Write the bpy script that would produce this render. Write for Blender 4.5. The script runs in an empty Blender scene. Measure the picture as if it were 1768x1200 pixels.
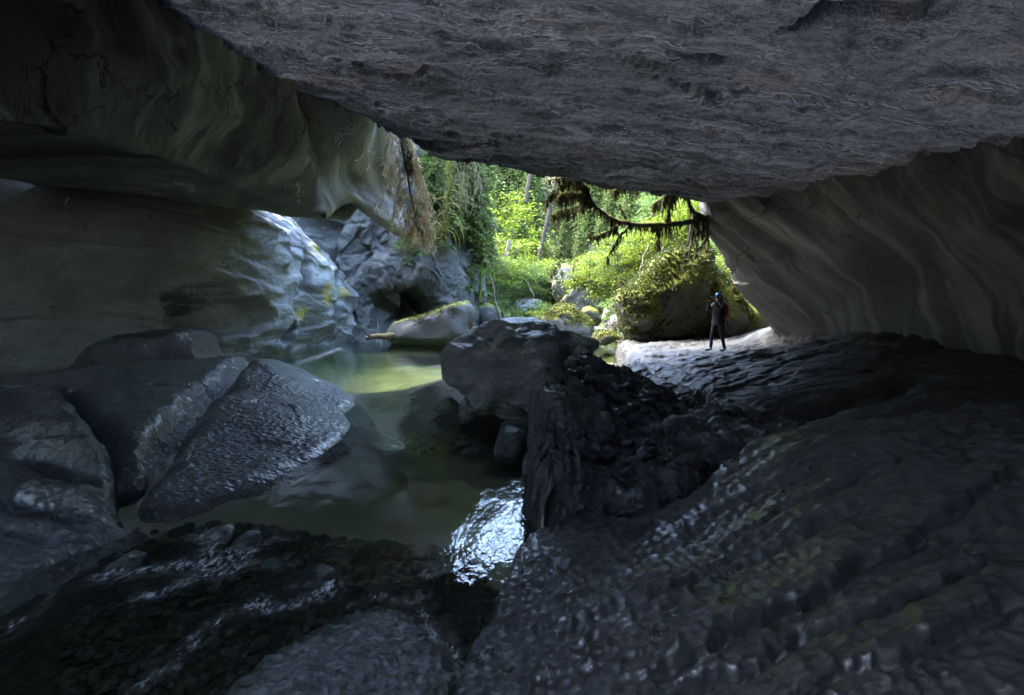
import bpy, bmesh, math, random
import numpy as np
from mathutils import Vector, Matrix

# ------------------------------------------------------------------ camera, world, sun, exposure
SC = bpy.context.scene
COL = SC.collection
F, CX, CY, CAMZ = 884.0, 884.0, 600.0, 2.2
PITCH = math.atan(85.0 / F)
cd = bpy.data.cameras.new('camera'); cam = bpy.data.objects.new('camera', cd); COL.objects.link(cam)
cd.sensor_width = 36.0; cd.lens = 18.0; cd.clip_start = 0.05; cd.clip_end = 600.0
cam.location = (0, 0, CAMZ); cam.rotation_euler = (math.pi / 2 - PITCH, 0, 0)
SC.camera = cam
SUN_EL, SUN_AZ = math.radians(58), math.radians(-66)      # azimuth from +Y towards +X
w = bpy.data.worlds.new('World'); SC.world = w; w.use_nodes = True
nt = w.node_tree; nt.nodes.clear()
sky = nt.nodes.new('ShaderNodeTexSky'); sky.sky_type = 'NISHITA'; sky.sun_disc = False
sky.sun_elevation = SUN_EL; sky.sun_rotation = SUN_AZ; sky.air_density = 1.0; sky.dust_density = 1.5; sky.ozone_density = 1.0
bg = nt.nodes.new('ShaderNodeBackground'); bg.inputs['Strength'].default_value = 0.15
wo = nt.nodes.new('ShaderNodeOutputWorld')
nt.links.new(sky.outputs[0], bg.inputs[0]); nt.links.new(bg.outputs[0], wo.inputs[0])
sd = bpy.data.lights.new('sun', 'SUN'); sd.energy = 0.5; sd.angle = math.radians(20); sd.color = (1, .95, .86)
sun = bpy.data.objects.new('sun', sd); COL.objects.link(sun)
sdir = Vector((math.sin(SUN_AZ) * math.cos(SUN_EL), math.cos(SUN_AZ) * math.cos(SUN_EL), math.sin(SUN_EL)))
sun.rotation_euler = sdir.to_track_quat('Z', 'Y').to_euler(); sun.location = (0, 40, 60)
SC.view_settings.view_transform = 'Standard'; SC.view_settings.look = 'None'
SC.view_settings.exposure = 5.3; SC.view_settings.gamma = 1.0; SC.view_settings.use_curve_mapping = False
SC.render.engine = 'CYCLES'
SC.cycles.use_denoising = True; SC.cycles.use_adaptive_sampling = True; SC.cycles.adaptive_threshold = .015; SC.cycles.max_bounces = 8; SC.cycles.diffuse_bounces = 4; SC.cycles.transparent_max_bounces = 24
SC.cycles.sample_clamp_indirect = 8.0; SC.cycles.caustics_reflective = False; SC.cycles.caustics_refractive = False

# ------------------------------------------------------------------ pixel helpers (directions only; distance comes from ground or size)
cp, sp = math.cos(PITCH), math.sin(PITCH)
def ray(px, py):
    r = (px - CX) / F; u = -(py - CY) / F
    return np.array([r, cp + u * sp, -sp + u * cp])
def W(px, py, d):
    v = ray(px, py); return v * (d / v[1]) + np.array([0, 0, CAMZ])
def G(px, py, z=0.0):
    v = ray(px, py); return v * ((z - CAMZ) / v[2]) + np.array([0, 0, CAMZ])

# ------------------------------------------------------------------ noise
_r = np.random.RandomState(7)
PERM = np.concatenate([_r.permutation(256)] * 3).astype(np.int32)
GR = _r.normal(size=(256, 3)).astype(np.float32); GR /= np.linalg.norm(GR, axis=1)[:, None]
def pn(x, y, z=0.0):
    x, y, z = np.broadcast_arrays(np.asarray(x, np.float32), np.asarray(y, np.float32), np.asarray(z, np.float32))
    xi = np.floor(x).astype(np.int32); yi = np.floor(y).astype(np.int32); zi = np.floor(z).astype(np.int32)
    xf = x - xi; yf = y - yi; zf = z - zi
    xi &= 255; yi &= 255; zi &= 255
    u = xf * xf * xf * (xf * (xf * 6 - 15) + 10); v = yf * yf * yf * (yf * (yf * 6 - 15) + 10); t = zf * zf * zf * (zf * (zf * 6 - 15) + 10)
    out = 0
    for a in (0, 1):
        wa = u if a else 1 - u; A = PERM[xi + a]
        for b in (0, 1):
            wb = v if b else 1 - v; B = PERM[A + yi + b]
            for c in (0, 1):
                wc = t if c else 1 - t; g = GR[PERM[B + zi + c] & 255]
                out = out + wa * wb * wc * (g[..., 0] * (xf - a) + g[..., 1] * (yf - b) + g[..., 2] * (zf - c))
    return out * 1.6
def fbm(x, y, z=0.0, o=4, g=.5, ridge=False):
    s = 0; a = 1.0; f = 1.0
    for k in range(o):
        n = pn(x * f + 17.3 * k, y * f - 9.1 * k, z * f + 5.7 * k)
        if ridge: n = 1 - 2 * np.abs(n)
        s = s + a * n; a *= g; f *= 2.03
    return s
def worley(x, y, seed=0):
    x = np.asarray(x, np.float32); y = np.asarray(y, np.float32)
    xi = np.floor(x).astype(np.int32); yi = np.floor(y).astype(np.int32)
    f1 = np.full(x.shape, 9., np.float32); f2 = f1.copy(); cid = np.zeros(x.shape, np.int32)
    for a in (-1, 0, 1):
        for b in (-1, 0, 1):
            h = PERM[PERM[(xi + a + seed) & 255] + ((yi + b) & 255)]; h2 = PERM[h + 91]
            dx = xi + a + .15 + .7 * h / 255. - x; dy = yi + b + .15 + .7 * h2 / 255. - y
            d = np.sqrt(dx * dx + dy * dy).astype(np.float32)
            n = d < f1
            f2 = np.where(n, f1, np.minimum(f2, d)); f1 = np.where(n, d, f1); cid = np.where(n, h, cid)
    return f1, f2, cid
def facet(x, y, seed=0, tilt=.5, off=.3):
    """chipped rock: every cell is its own tilted little plane"""
    x = np.asarray(x, np.float32); y = np.asarray(y, np.float32); xi = np.floor(x).astype(np.int32); yi = np.floor(y).astype(np.int32)
    f1 = np.full(x.shape, 9., np.float32); out = np.zeros(x.shape, np.float32)
    for a in (-1, 0, 1):
        for b in (-1, 0, 1):
            h = PERM[PERM[(xi + a + seed) & 255] + ((yi + b) & 255)]; h2 = PERM[h + 91]; h3 = PERM[h2 + 37]; h4 = PERM[h3 + 11]; h5 = PERM[h4 + 5]
            dx = xi + a + .05 + .9 * h / 255. - x; dy = yi + b + .05 + .9 * h2 / 255. - y; d = dx * dx + dy * dy; n = d < f1
            out = np.where(n, tilt * ((h3 / 127.5 - 1) * dx + (h4 / 127.5 - 1) * dy) + off * (h5 / 127.5 - 1), out); f1 = np.where(n, d, f1)
    return out
def chips(x, y, seed=0, tilt=.6, off=.3, q=.8):
    """continuous broken faces meeting in crests"""
    x = np.asarray(x, np.float32); y = np.asarray(y, np.float32); xi = np.floor(x).astype(np.int32); yi = np.floor(y).astype(np.int32)
    out = np.full(x.shape, 9., np.float32)
    for a in (-1, 0, 1):
        for b in (-1, 0, 1):
            h = PERM[PERM[(xi + a + seed) & 255] + ((yi + b) & 255)]; h2 = PERM[h + 91]; h3 = PERM[h2 + 37]; h4 = PERM[h3 + 11]; h5 = PERM[h4 + 5]
            dx = xi + a + .1 + .8 * h / 255. - x; dy = yi + b + .1 + .8 * h2 / 255. - y
            out = np.minimum(out, tilt * ((h3 / 127.5 - 1) * dx + (h4 / 127.5 - 1) * dy) + off * (h5 / 127.5 - 1) + q * (dx * dx + dy * dy))
    return out
def sst(a, b, x):
    t = np.clip((x - a) / (b - a), 0, 1); return t * t * (3 - 2 * t)
def terrace(h, n, sharp=.25):
    t = h * n; fl = np.floor(t); fr = t - fl
    return (fl + sst(.5 - sharp / 2, .5 + sharp / 2, fr)) / n
def tps(P, V, x, y, lam=1e-3):
    P = np.asarray(P, float); V = np.asarray(V, float); n = len(P)
    def k(r2): return .5 * r2 * np.log(r2 + 1e-9)
    K = k(((P[:, None] - P[None]) ** 2).sum(-1)) + lam * np.eye(n)
    A = np.zeros((n + 3, n + 3)); A[:n, :n] = K; A[:n, n] = 1; A[:n, n + 1:] = P; A[n, :n] = 1; A[n + 1:, :n] = P.T
    c = np.linalg.solve(A, np.concatenate([V, [0, 0, 0]]))
    sh = x.shape; x = x.ravel(); y = y.ravel(); out = c[n] + c[n + 1] * x + c[n + 2] * y
    for i in range(n): out += c[i] * k((x - P[i, 0]) ** 2 + (y - P[i, 1]) ** 2)
    return out.reshape(sh)
def seg_dist(x, y, pts):
    """distance to a polyline, arc parameter (0..1) and side (cross product sign)"""
    pts = np.array([list(q)[:2] for q in pts], float); L = np.concatenate([[0], np.cumsum(np.linalg.norm(np.diff(pts, axis=0), axis=1))])
    best = np.full(x.shape, 1e9); par = np.zeros(x.shape); side = np.zeros(x.shape)
    for i in range(len(pts) - 1):
        a = pts[i]; d = pts[i + 1] - a; l2 = d @ d
        t = np.clip(((x - a[0]) * d[0] + (y - a[1]) * d[1]) / l2, 0, 1)
        ex = x - a[0] - t * d[0]; ey = y - a[1] - t * d[1]; dd = np.sqrt(ex * ex + ey * ey)
        m = dd < best; best = np.where(m, dd, best); par = np.where(m, (L[i] + t * (L[i + 1] - L[i])) / L[-1], par)
        side = np.where(m, np.sign(d[0] * ey - d[1] * ex), side)
    return best, par, side
def poly_sd(x, y, poly):
    """signed distance, positive inside"""
    poly = np.array([list(q)[:2] for q in poly], float); n = len(poly); ins = np.zeros(x.shape, bool)
    d, _, _ = seg_dist(x, y, np.vstack([poly, poly[:1]]))
    for i in range(n):
        a = poly[i]; b = poly[(i + 1) % n]
        c = ((a[1] > y) != (b[1] > y)) & (x < (b[0] - a[0]) * (y - a[1]) / (b[1] - a[1] + 1e-12) + a[0])
        ins ^= c
    return np.where(ins, d, -d)
def groove(x, y, pts, width, depth, wob=.06, fr=3.0):
    xx = x + wob * fbm(x * fr, y * fr, 3.3, 3); yy = y + wob * fbm(x * fr, y * fr, 8.3, 3)
    d, p, s = seg_dist(xx, yy, pts)
    taper = sst(0, .12, p) * sst(1, .85, p)
    return -depth * taper * np.exp(-(d / width) ** 2), s * sst(width * 6, 0, d) * taper

def step(x, y, pts, h, w=.03, reach=1.0, wob=.05, fr=3.0, cut=.0, side=1):
    """a rock step along a polyline: the ground on its left side stands h higher, fading out over 'reach'"""
    xx = x + wob * fbm(x * fr, y * fr, 3.3, 4); yy = y + wob * fbm(x * fr, y * fr, 8.3, 4)
    d, p, s = seg_dist(xx, yy, pts); s = s * side; taper = sst(0, .15, p) * sst(1, .85, p); sdn = d * np.where(s == 0, 1, s)
    return taper * (h * sst(-w, w, sdn) * sst(reach, 0, np.clip(sdn, 0, None)) - cut * np.exp(-((sdn + w) / (w * 2.5)) ** 2))

# ------------------------------------------------------------------ mesh helpers
def link(o, parent=None):
    COL.objects.link(o)
    if parent: o.parent = parent
    return o
def raw_mesh(name, V, Fq, smooth=True):
    me = bpy.data.meshes.new(name); V = np.asarray(V, np.float32); Fq = np.asarray(Fq, np.int32); k = Fq.shape[1]
    me.vertices.add(len(V)); me.vertices.foreach_set('co', V.ravel())
    me.loops.add(Fq.size); me.loops.foreach_set('vertex_index', Fq.ravel())
    me.polygons.add(len(Fq)); me.polygons.foreach_set('loop_start', np.arange(0, Fq.size, k, dtype=np.int32))
    me.polygons.foreach_set('use_smooth', np.full(len(Fq), smooth))
    me.update(calc_edges=True); me.validate()
    return me
def attr(me, name, val):
    a = me.attributes.new(name, 'FLOAT', 'POINT'); a.data.foreach_set('value', np.asarray(val, np.float32).ravel())
def grid_faces(n, m, wrap=False):
    i = np.arange(n - 1)[:, None]; j = np.arange(m if wrap else m - 1)[None]; j2 = (j + 1) % m
    return np.stack([i * m + j, i * m + j2, (i + 1) * m + j2, (i + 1) * m + j], -1).reshape(-1, 4)
def grid_obj(name, P, mat, kind=None, attrs=None, flip=False, parent=None, hole=None):
    n, m = P.shape[:2]; Fq = grid_faces(n, m)
    if hole is not None: Fq = Fq[~hole.reshape(-1)[Fq].any(1)]
    if flip: Fq = Fq[:, ::-1]
    me = raw_mesh(name, P.reshape(-1, 3), Fq); me.materials.append(mat)
    for k, v in (attrs or {}).items(): attr(me, k, v)
    o = link(bpy.data.objects.new(name, me), parent)
    if kind: o['kind'] = kind
    return o
def normals(P):
    du = np.gradient(P, axis=0); dv = np.gradient(P, axis=1); n = np.cross(du, dv)
    return n / (np.linalg.norm(n, axis=-1, keepdims=True) + 1e-9)
def tag(o, label, cat, group=None):
    o['label'] = label; o['category'] = cat
    if group: o['group'] = group
    return o
def empty(name, loc=(0, 0, 0)):
    o = bpy.data.objects.new(name, None); o.location = loc; o.empty_display_size = .2; return link(o)
def catmull(P, n, axis=0):
    P = np.moveaxis(np.asarray(P, float), axis, 0); k = len(P)
    t = np.linspace(0, k - 1, n); i = np.clip(t.astype(int), 0, k - 2); f = (t - i).reshape(-1, *([1] * (P.ndim - 1)))
    p0 = P[np.clip(i - 1, 0, k - 1)]; p1 = P[i]; p2 = P[i + 1]; p3 = P[np.clip(i + 2, 0, k - 1)]
    r = .5 * (2 * p1 + (p2 - p0) * f + (2 * p0 - 5 * p1 + 4 * p2 - p3) * f ** 2 + (3 * p1 - p0 - 3 * p2 + p3) * f ** 3)
    return np.moveaxis(r, 0, axis)
def sheet_pts(ctrl, nu, nv):
    C = np.array([[W(*c) if len(c) == 3 else np.array(c[:3]) for c in row] for row in ctrl])
    return catmull(catmull(C, nu, 0), nv, 1)
class MB:
    """collects tubes and leaf quads into one mesh"""
    def __init__(s): s.V = []; s.Q = []; s.n = 0; s.M = []
    def add(s, V, Q, m=0):
        V = np.asarray(V, np.float32).reshape(-1, 3); Q = np.asarray(Q, np.int32).reshape(-1, 4)
        s.V.append(V); s.Q.append(Q + s.n); s.M.append(np.full(len(Q), m, np.int32)); s.n += len(V)
    def tube(s, path, rad, sides=6, m=0, cap=True):
        p = np.asarray(path, float); k = len(p); rad = np.broadcast_to(np.asarray(rad, float), (k,))
        t = np.gradient(p, axis=0); t /= np.linalg.norm(t, axis=1)[:, None] + 1e-9
        ref = np.array([0, 0, 1.]) if abs(t[:, 2]).mean() < .8 else np.array([1., 0, 0])
        a = np.cross(t, ref); a /= np.linalg.norm(a, axis=1)[:, None] + 1e-9; b = np.cross(t, a)
        th = np.linspace(0, 2 * np.pi, sides, endpoint=False)
        V = p[:, None] + rad[:, None, None] * (a[:, None] * np.cos(th)[None, :, None] + b[:, None] * np.sin(th)[None, :, None])
        s.add(V, grid_faces(k, sides, True), m)
        if cap and sides >= 4:
            for e in (0, k - 1):
                base = s.n; s.add(V[e], [[0, 1, 2, 3]] if sides == 4 else [[0, i, i + 1, i + 1 if i + 2 > sides - 1 else i + 2] for i in range(1, sides - 1, 2)], m)
    def leaves(s, c, d, side, L, Wd, m=0):
        """rhombus leaves: base c, direction d, side vector, length L, width Wd"""
        c = np.asarray(c, float); n = len(c); L = np.broadcast_to(L, (n,))[:, None]; Wd = np.broadcast_to(Wd, (n,))[:, None]
        V = np.stack([c, c + d * L * .45 + side * Wd, c + d * L, c + d * L * .45 - side * Wd], 1)
        s.add(V, np.arange(4 * n).reshape(n, 4), m)
    def build(s, name, mats, parent=None, smooth=False):
        me = raw_mesh(name, np.concatenate(s.V), np.concatenate(s.Q), smooth)
        for x in (mats if isinstance(mats, (list, tuple)) else [mats]): me.materials.append(x)
        if len(me.materials) > 1: me.polygons.foreach_set('material_index', np.concatenate(s.M)[:len(me.polygons)])
        return link(bpy.data.objects.new(name, me), parent)
def unit(v): return v / (np.linalg.norm(v, axis=-1, keepdims=True) + 1e-9)

# ------------------------------------------------------------------ materials
class NT:
    def __init__(s, name):
        s.m = bpy.data.materials.new(name); s.m.use_nodes = True; s.t = s.m.node_tree; s.t.nodes.clear()
    def n(s, typ, props=None, **ins):
        nd = s.t.nodes.new('ShaderNode' + typ)
        for k, v in (props or {}).items(): setattr(nd, k, v)
        for k, v in ins.items(): s.set(nd, k.replace('_', ' '), v)
        return nd
    def set(s, nd, key, v):
        i = nd.inputs[int(key) if key.isdigit() else key]
        if isinstance(v, bpy.types.NodeSocket): s.t.links.new(v, i)
        elif isinstance(v, (tuple, list)) and len(v) == 3 and i.type == 'RGBA': i.default_value = (*v, 1)
        else: i.default_value = v
    def coord(s, scale=(1, 1, 1), rot=(0, 0, 0), typ='Object'):
        tc = s.n('TexCoord'); mp = s.n('Mapping'); s.t.links.new(tc.outputs[typ], mp.inputs['Vector'])
        mp.inputs['Scale'].default_value = scale; mp.inputs['Rotation'].default_value = rot; return mp.outputs[0]
    def noise(s, vec, scale, detail=5, rough=.6, dist=0.0):
        nd = s.n('TexNoise', Scale=scale, Detail=detail, Roughness=rough, Distortion=dist); s.t.links.new(vec, nd.inputs['Vector']); return nd.outputs['Fac']
    def ramp(s, fac, stops):
        r = s.n('ValToRGB'); s.t.links.new(fac, r.inputs[0]); e = r.color_ramp.elements
        while len(e) < len(stops): e.new(.5)
        for k, (p, c) in enumerate(stops):
            e[k].position = p; e[k].color = (*c, 1) if isinstance(c, tuple) else (c, c, c, 1)
        return r.outputs['Color']
    def mix(s, f, a, b, mode='MIX'):
        nd = s.n('Mix', {'data_type': 'RGBA', 'blend_type': mode})
        for k, v in ((0, f), (6, a), (7, b)):
            if isinstance(v, bpy.types.NodeSocket): s.t.links.new(v, nd.inputs[k])
            elif k == 0: nd.inputs[0].default_value = v
            else: nd.inputs[k].default_value = (*v, 1) if len(v) == 3 else v
        return nd.outputs[2]
    def math(s, op, a, b=None, clamp=False):
        nd = s.n('Math', {'operation': op, 'use_clamp': clamp})
        for k, v in enumerate((a, b)):
            if v is None: continue
            if isinstance(v, bpy.types.NodeSocket): s.t.links.new(v, nd.inputs[k])
            else: nd.inputs[k].default_value = v
        return nd.outputs[0]
    def attr(s, name): return s.n('Attribute', {'attribute_name': name}).outputs['Fac']
    def up(s):
        g = s.n('NewGeometry'); x = s.n('SeparateXYZ'); s.t.links.new(g.outputs['Normal'], x.inputs[0]); return x.outputs['Z']
    def bump(s, h, dist, strength=1.0, normal=None):
        b = s.n('Bump', Distance=dist, Strength=strength); s.t.links.new(h, b.inputs['Height'])
        if normal is not None: s.t.links.new(normal, b.inputs['Normal'])
        return b.outputs[0]
    def out(s, sh): o = s.n('OutputMaterial'); s.t.links.new(sh, o.inputs['Surface']); return s.m
    def bsdf(s, col, rough=.7, spec=.4, normal=None, **kw):
        p = s.n('BsdfPrincipled', **{'Base_Color': col, 'Roughness': rough, 'Specular_IOR_Level': spec}, **kw)
        if normal is not None: s.t.links.new(normal, p.inputs['Normal'])
        return p.outputs[0]
def rock(name, dark, mid, light, rough=(.45, .75), spec=.4, stretch=(1, 1, 1), rot=(0, 0, 0), sc=1.0, bump=.02, moss=None, streak=None, lichen=None, fine=1.0, cups=None, cracks=None, coat=0.0):
    t = NT(name); v = t.coord(stretch, rot)
    big = t.noise(v, .55 * sc, 4, .6, .6); med = t.noise(v, 3.2 * sc, 6, .65, .3); fin = t.noise(v, 26 * sc, 5, .7)
    col = t.ramp(big, [(.34, dark), (.52, mid), (.68, light)])
    col = t.mix(.45, col, t.ramp(med, [(.3, dark), (.55, mid), (.72, light)]))
    col = t.mix(t.math('MULTIPLY', t.ramp(fin, [(.42, 1.0), (.56, 0.0)]), .45), col, tuple(c * .5 for c in dark))
    if streak:                                     # mineral streaks with their own course (vertex attribute)
        col = t.mix(t.math('MULTIPLY', t.attr('streak'), streak[1]), col, streak[0])
        if len(streak) > 2: col = t.mix(t.math('MULTIPLY', t.attr('stain_shade'), streak[3]), col, streak[2])
    ro = t.ramp(med, [(.3, rough[0]), (.7, rough[1])])
    if lichen: 
        lm = t.math('MULTIPLY', t.attr('lichen'), t.ramp(t.noise(t.coord(), 9, 6, .7), [(.4, 0.0), (.56, 1.0)]))
        col = t.mix(lm, col, lichen)
    if moss:                                       # (amount, colour a, colour b)
        mn = t.noise(t.coord(), moss[3] if len(moss) > 3 else 2.2, 7, .7)
        f = t.math('ADD', t.math('MULTIPLY', t.up(), .55), mn)
        f = t.math('ADD', f, moss[0])
        f = t.ramp(f, [(.82, 0.0), (.95, 1.0)])
        mc = t.ramp(t.noise(t.coord(), 13, 5, .7), [(.35, moss[1]), (.62, moss[2])])
        col = t.mix(f, col, mc); ro = t.mix(f, ro, (.95, .95, .95))
    h = t.math('ADD', t.math('MULTIPLY', med, .8), t.math('MULTIPLY', fin, .35 * fine))
    if cracks:                                     # (cells per metre, line width, mask level) hairline joints, only here and there
        wn = t.n('TexNoise', Scale=cracks[0] * 1.3, Detail=4.0, Roughness=.65); t.t.links.new(v, wn.inputs['Vector'])
        ad = t.n('VectorMath', {'operation': 'MULTIPLY_ADD'}); t.t.links.new(wn.outputs['Color'], ad.inputs[0]); ad.inputs[1].default_value = (1.1 / cracks[0],) * 3; t.t.links.new(v, ad.inputs[2])
        ve = t.n('TexVoronoi', {'feature': 'DISTANCE_TO_EDGE'}, Scale=cracks[0]); t.t.links.new(ad.outputs[0], ve.inputs['Vector'])
        cl = t.math('MULTIPLY', t.ramp(ve.outputs['Distance'], [(0., 1.), (cracks[1], 0.)]), t.ramp(t.noise(v, cracks[0] * .9, 4, .7), [(cracks[2] - .04, 0.), (cracks[2] + .05, 1.)]))
        col = t.mix(t.math('MULTIPLY', cl, .85), col, tuple(c * .22 for c in dark)); h = t.math('SUBTRACT', h, t.math('MULTIPLY', cl, .9))
    h2 = t.noise(v, 90 * sc, 3, .6)
    nrm = t.bump(h2, bump * .18 * fine, 1, t.bump(h, bump))
    if cups:                                       # (cell size, depth, stretch) small scalloped dimples
        vo = t.n('TexVoronoi', {'feature': 'F1'}, Scale=1.0); dv = t.n('VectorMath', {'operation': 'ADD'})
        c2 = t.coord((1 / (cups[0] * cups[2]), 1 / cups[0], 1 / cups[0])); wn = t.n('TexNoise', Scale=.7, Detail=2.0); t.t.links.new(c2, wn.inputs['Vector'])
        t.t.links.new(c2, dv.inputs[0]); t.t.links.new(wn.outputs['Color'], dv.inputs[1]); t.t.links.new(dv.outputs[0], vo.inputs['Vector'])
        nrm = t.bump(t.math('POWER', vo.outputs['Distance'], 1.8), cups[1], 1, nrm)
    return t.out(t.bsdf(col, ro, spec, nrm, **({'Coat_Weight': coat, 'Coat_Roughness': .2} if coat else {})))
def rough3(P, amp, sc, o=4, ridge=False, seed=0, flip=1):
    N = normals(P); return P + N * (flip * amp * fbm(P[..., 0] * sc + seed, P[..., 1] * sc, P[..., 2] * sc, o, .5, ridge))[..., None]
def leafmat(name, a, b, c, trans=.45, sc=.8):
    t = NT(name); v = t.coord(typ='Object'); oi = t.n('ObjectInfo')
    nz = t.noise(v, sc, 3, .6); nf = t.noise(v, 9, 3, .6)
    f = t.math('ADD', t.math('MULTIPLY', nz, .6), t.math('MULTIPLY', nf, .5))
    f = t.math('ADD', f, t.math('MULTIPLY', t.math('SUBTRACT', oi.outputs['Random'], .5), .16))
    col = t.ramp(f, [(.38, a), (.55, b), (.72, c)])
    d = t.bsdf(col, .55, .35); tr = t.n('BsdfTranslucent'); t.t.links.new(col, tr.inputs[0])
    mx = t.n('MixShader'); mx.inputs[0].default_value = trans
    t.t.links.new(d, mx.inputs[1]); t.t.links.new(tr.outputs[0], mx.inputs[2])
    return t.out(mx.outputs[0])
def plain(name, col, rough=.7, spec=.3, var=.35, sc=14, metal=0.0):
    t = NT(name); f = t.noise(t.coord(), sc, 5, .65)
    c = t.ramp(f, [(.3, tuple(x * (1 - var) for x in col)), (.7, tuple(min(1, x * (1 + var)) for x in col))])
    return t.out(t.bsdf(c, rough, spec, t.bump(f, .006), Metallic=metal))
# ------------------------------------------------------------------ rock materials
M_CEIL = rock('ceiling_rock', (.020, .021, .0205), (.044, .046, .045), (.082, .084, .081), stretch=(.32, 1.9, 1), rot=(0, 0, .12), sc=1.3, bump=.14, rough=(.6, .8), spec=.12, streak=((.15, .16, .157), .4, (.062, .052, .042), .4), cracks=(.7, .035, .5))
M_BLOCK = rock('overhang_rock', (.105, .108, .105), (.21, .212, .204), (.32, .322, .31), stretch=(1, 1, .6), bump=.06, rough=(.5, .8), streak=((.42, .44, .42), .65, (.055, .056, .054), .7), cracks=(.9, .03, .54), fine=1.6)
M_RWALL = rock('right_wall_rock', (.08, .079, .074), (.145, .141, .13), (.205, .196, .175), stretch=(1, .5, 1), bump=.04, rough=(.5, .8), streak=((.31, .295, .26), .65, (.040, .039, .036), .8), cracks=(.5, .02, .58), fine=1.6)
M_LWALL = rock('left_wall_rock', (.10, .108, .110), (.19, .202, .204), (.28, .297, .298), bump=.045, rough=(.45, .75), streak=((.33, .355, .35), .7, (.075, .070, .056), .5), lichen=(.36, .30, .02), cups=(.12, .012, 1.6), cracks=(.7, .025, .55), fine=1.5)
M_SLAB = rock('water_worn_rock', (.10, .113, .116), (.175, .192, .193), (.245, .264, .26), bump=.014, rough=(.28, .44), spec=.7, sc=1.3, cups=(.055, .030, 1.4), coat=.25, cracks=(.8, .012, .6))
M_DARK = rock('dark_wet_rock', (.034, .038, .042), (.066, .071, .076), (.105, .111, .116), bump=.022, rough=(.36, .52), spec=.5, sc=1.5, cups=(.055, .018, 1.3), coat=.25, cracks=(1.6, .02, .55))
M_MIDB = rock('worn_boulder_rock', (.15, .16, .157), (.25, .262, .256), (.34, .352, .34), bump=.018, rough=(.4, .55), spec=.5, sc=1.4, cups=(.07, .026, 1.5), cracks=(1.0, .015, .58))
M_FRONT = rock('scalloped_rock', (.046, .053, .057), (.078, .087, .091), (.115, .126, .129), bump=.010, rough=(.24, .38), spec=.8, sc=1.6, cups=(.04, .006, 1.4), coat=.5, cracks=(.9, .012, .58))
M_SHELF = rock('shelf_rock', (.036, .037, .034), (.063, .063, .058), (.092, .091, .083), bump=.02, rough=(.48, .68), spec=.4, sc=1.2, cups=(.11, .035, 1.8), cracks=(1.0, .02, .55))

# ------------------------------------------------------------------ cave ceiling
def to3(L): return np.array([W(*p) for p in L])
RIM = to3([(560, 175, 13.3), (640, 207, 14.0), (720, 244, 14.6), (860, 284, 15.6), (1000, 314, 16.4), (1150, 336, 16.9), (1240, 353, 17.1)])
RIDGE = to3([(290, 20, 9.0), (400, 92, 10.6), (500, 148, 12.2)])
CREASE = to3([(1400, 318, 14.2), (1550, 275, 11.3), (1750, 240, 8.6)])
INNER = to3([(884, 15, 7.3), (1400, 15, 6.2), (1750, 15, 5.6), (884, 200, 11.8), (1200, 200, 10.5), (1500, 180, 8.3), (1700, 150, 7.0), (600, 60, 9.0)])
ext = np.array([[-6, 3, 7.0], [0, 1.5, 6.2], [7, 2, 4.9], [0, -8, 5.9], [-8, -8, 6.6], [9, -8, 4.7], [-12, 6, 7.6], [-14, 14, 8.2], [-25, 14, 8.5], [-25, -8, 7.5], [11, 10, 4.9], [11, 17, 5.2]])
CT = np.vstack([RIM, RIDGE, CREASE, INNER, ext])
def rim_y(x): return np.interp(x, [-26, -6, *RIM[1:, 0], 9.5, 12], [22, 14.0, *RIM[1:, 1], 17.6, 18])
nx, nv = 570, 320
xs = np.concatenate([np.linspace(-26, -6.6, 50, endpoint=False), np.linspace(-6.6, 9.4, nx - 70, endpoint=False), np.linspace(9.4, 12, 20)])
vv = np.concatenate([np.concatenate([np.linspace(-9, -5, 8, endpoint=False), np.linspace(-5, -1.0, 7, endpoint=False), np.linspace(-1.0, 3.2, 25, endpoint=False)]), 3.2 + (1 - 3.2 * 0) * 0 + np.linspace(0, 1, nv - 40) ** 1.15 * 100])   # metres first, then per cent of the way to the rim
X = np.repeat(xs[None], nv, 0); RY = rim_y(X)
Y = np.where(np.arange(nv)[:, None] < 40, vv[:, None], 3.2 + (RY - 3.2) * np.clip((vv[:, None] - 3.2) / 100, 0, 1))
RYw = .22 * fbm(xs * .9, 2.2, 0, 4) + .07 * fbm(xs * 5, 2.2, 0, 3)
Y = Y + RYw[None] * sst(8, 14, Y)
Z = tps(CT[:, :2], CT[:, 2], X, Y, .02)
wx = X + .5 * fbm(X * .5, Y * .5, 0, 3); wy = Y + .4 * fbm(X * .5, Y * .6, 4, 3)
big = fbm(wx * .22, wy * .5, 1, 4)
t1 = terrace(big * .55 + .35 * fbm(wx * .45, wy * 1.3, 9, 4), 4, .22)
t2 = terrace(.5 * fbm(wx * .9, wy * 3.0, 5, 4), 4, .3)
t3 = .5 * fbm(wx * 2.2, wy * 7, 15, 3)
crk = np.zeros_like(X)
for pts in ([(700, 255, 14.2), (830, 262, 14), (900, 245, 13)], [(760, 100, 9.2), (960, 120, 8.8), (1130, 150, 8.8), (1230, 190, 9.4), (1330, 160, 8.5)], [(1140, 90, 7.8), (1250, 130, 8.0)], [(560, 95, 10), (640, 130, 10.5), (760, 150, 10.3)], [(1300, 60, 6.8), (1500, 50, 6.0), (1620, 70, 5.8)]):
    g, _ = groove(X, Y, to3(pts), .055, .38, .25, 1.5); crk += g
sx, sy = X + .25 * fbm(X * .6, Y * .8, 31, 3) + .35 * Y, Y + .18 * fbm(X * .6, Y * .8, 37, 3) - .10 * X
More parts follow.
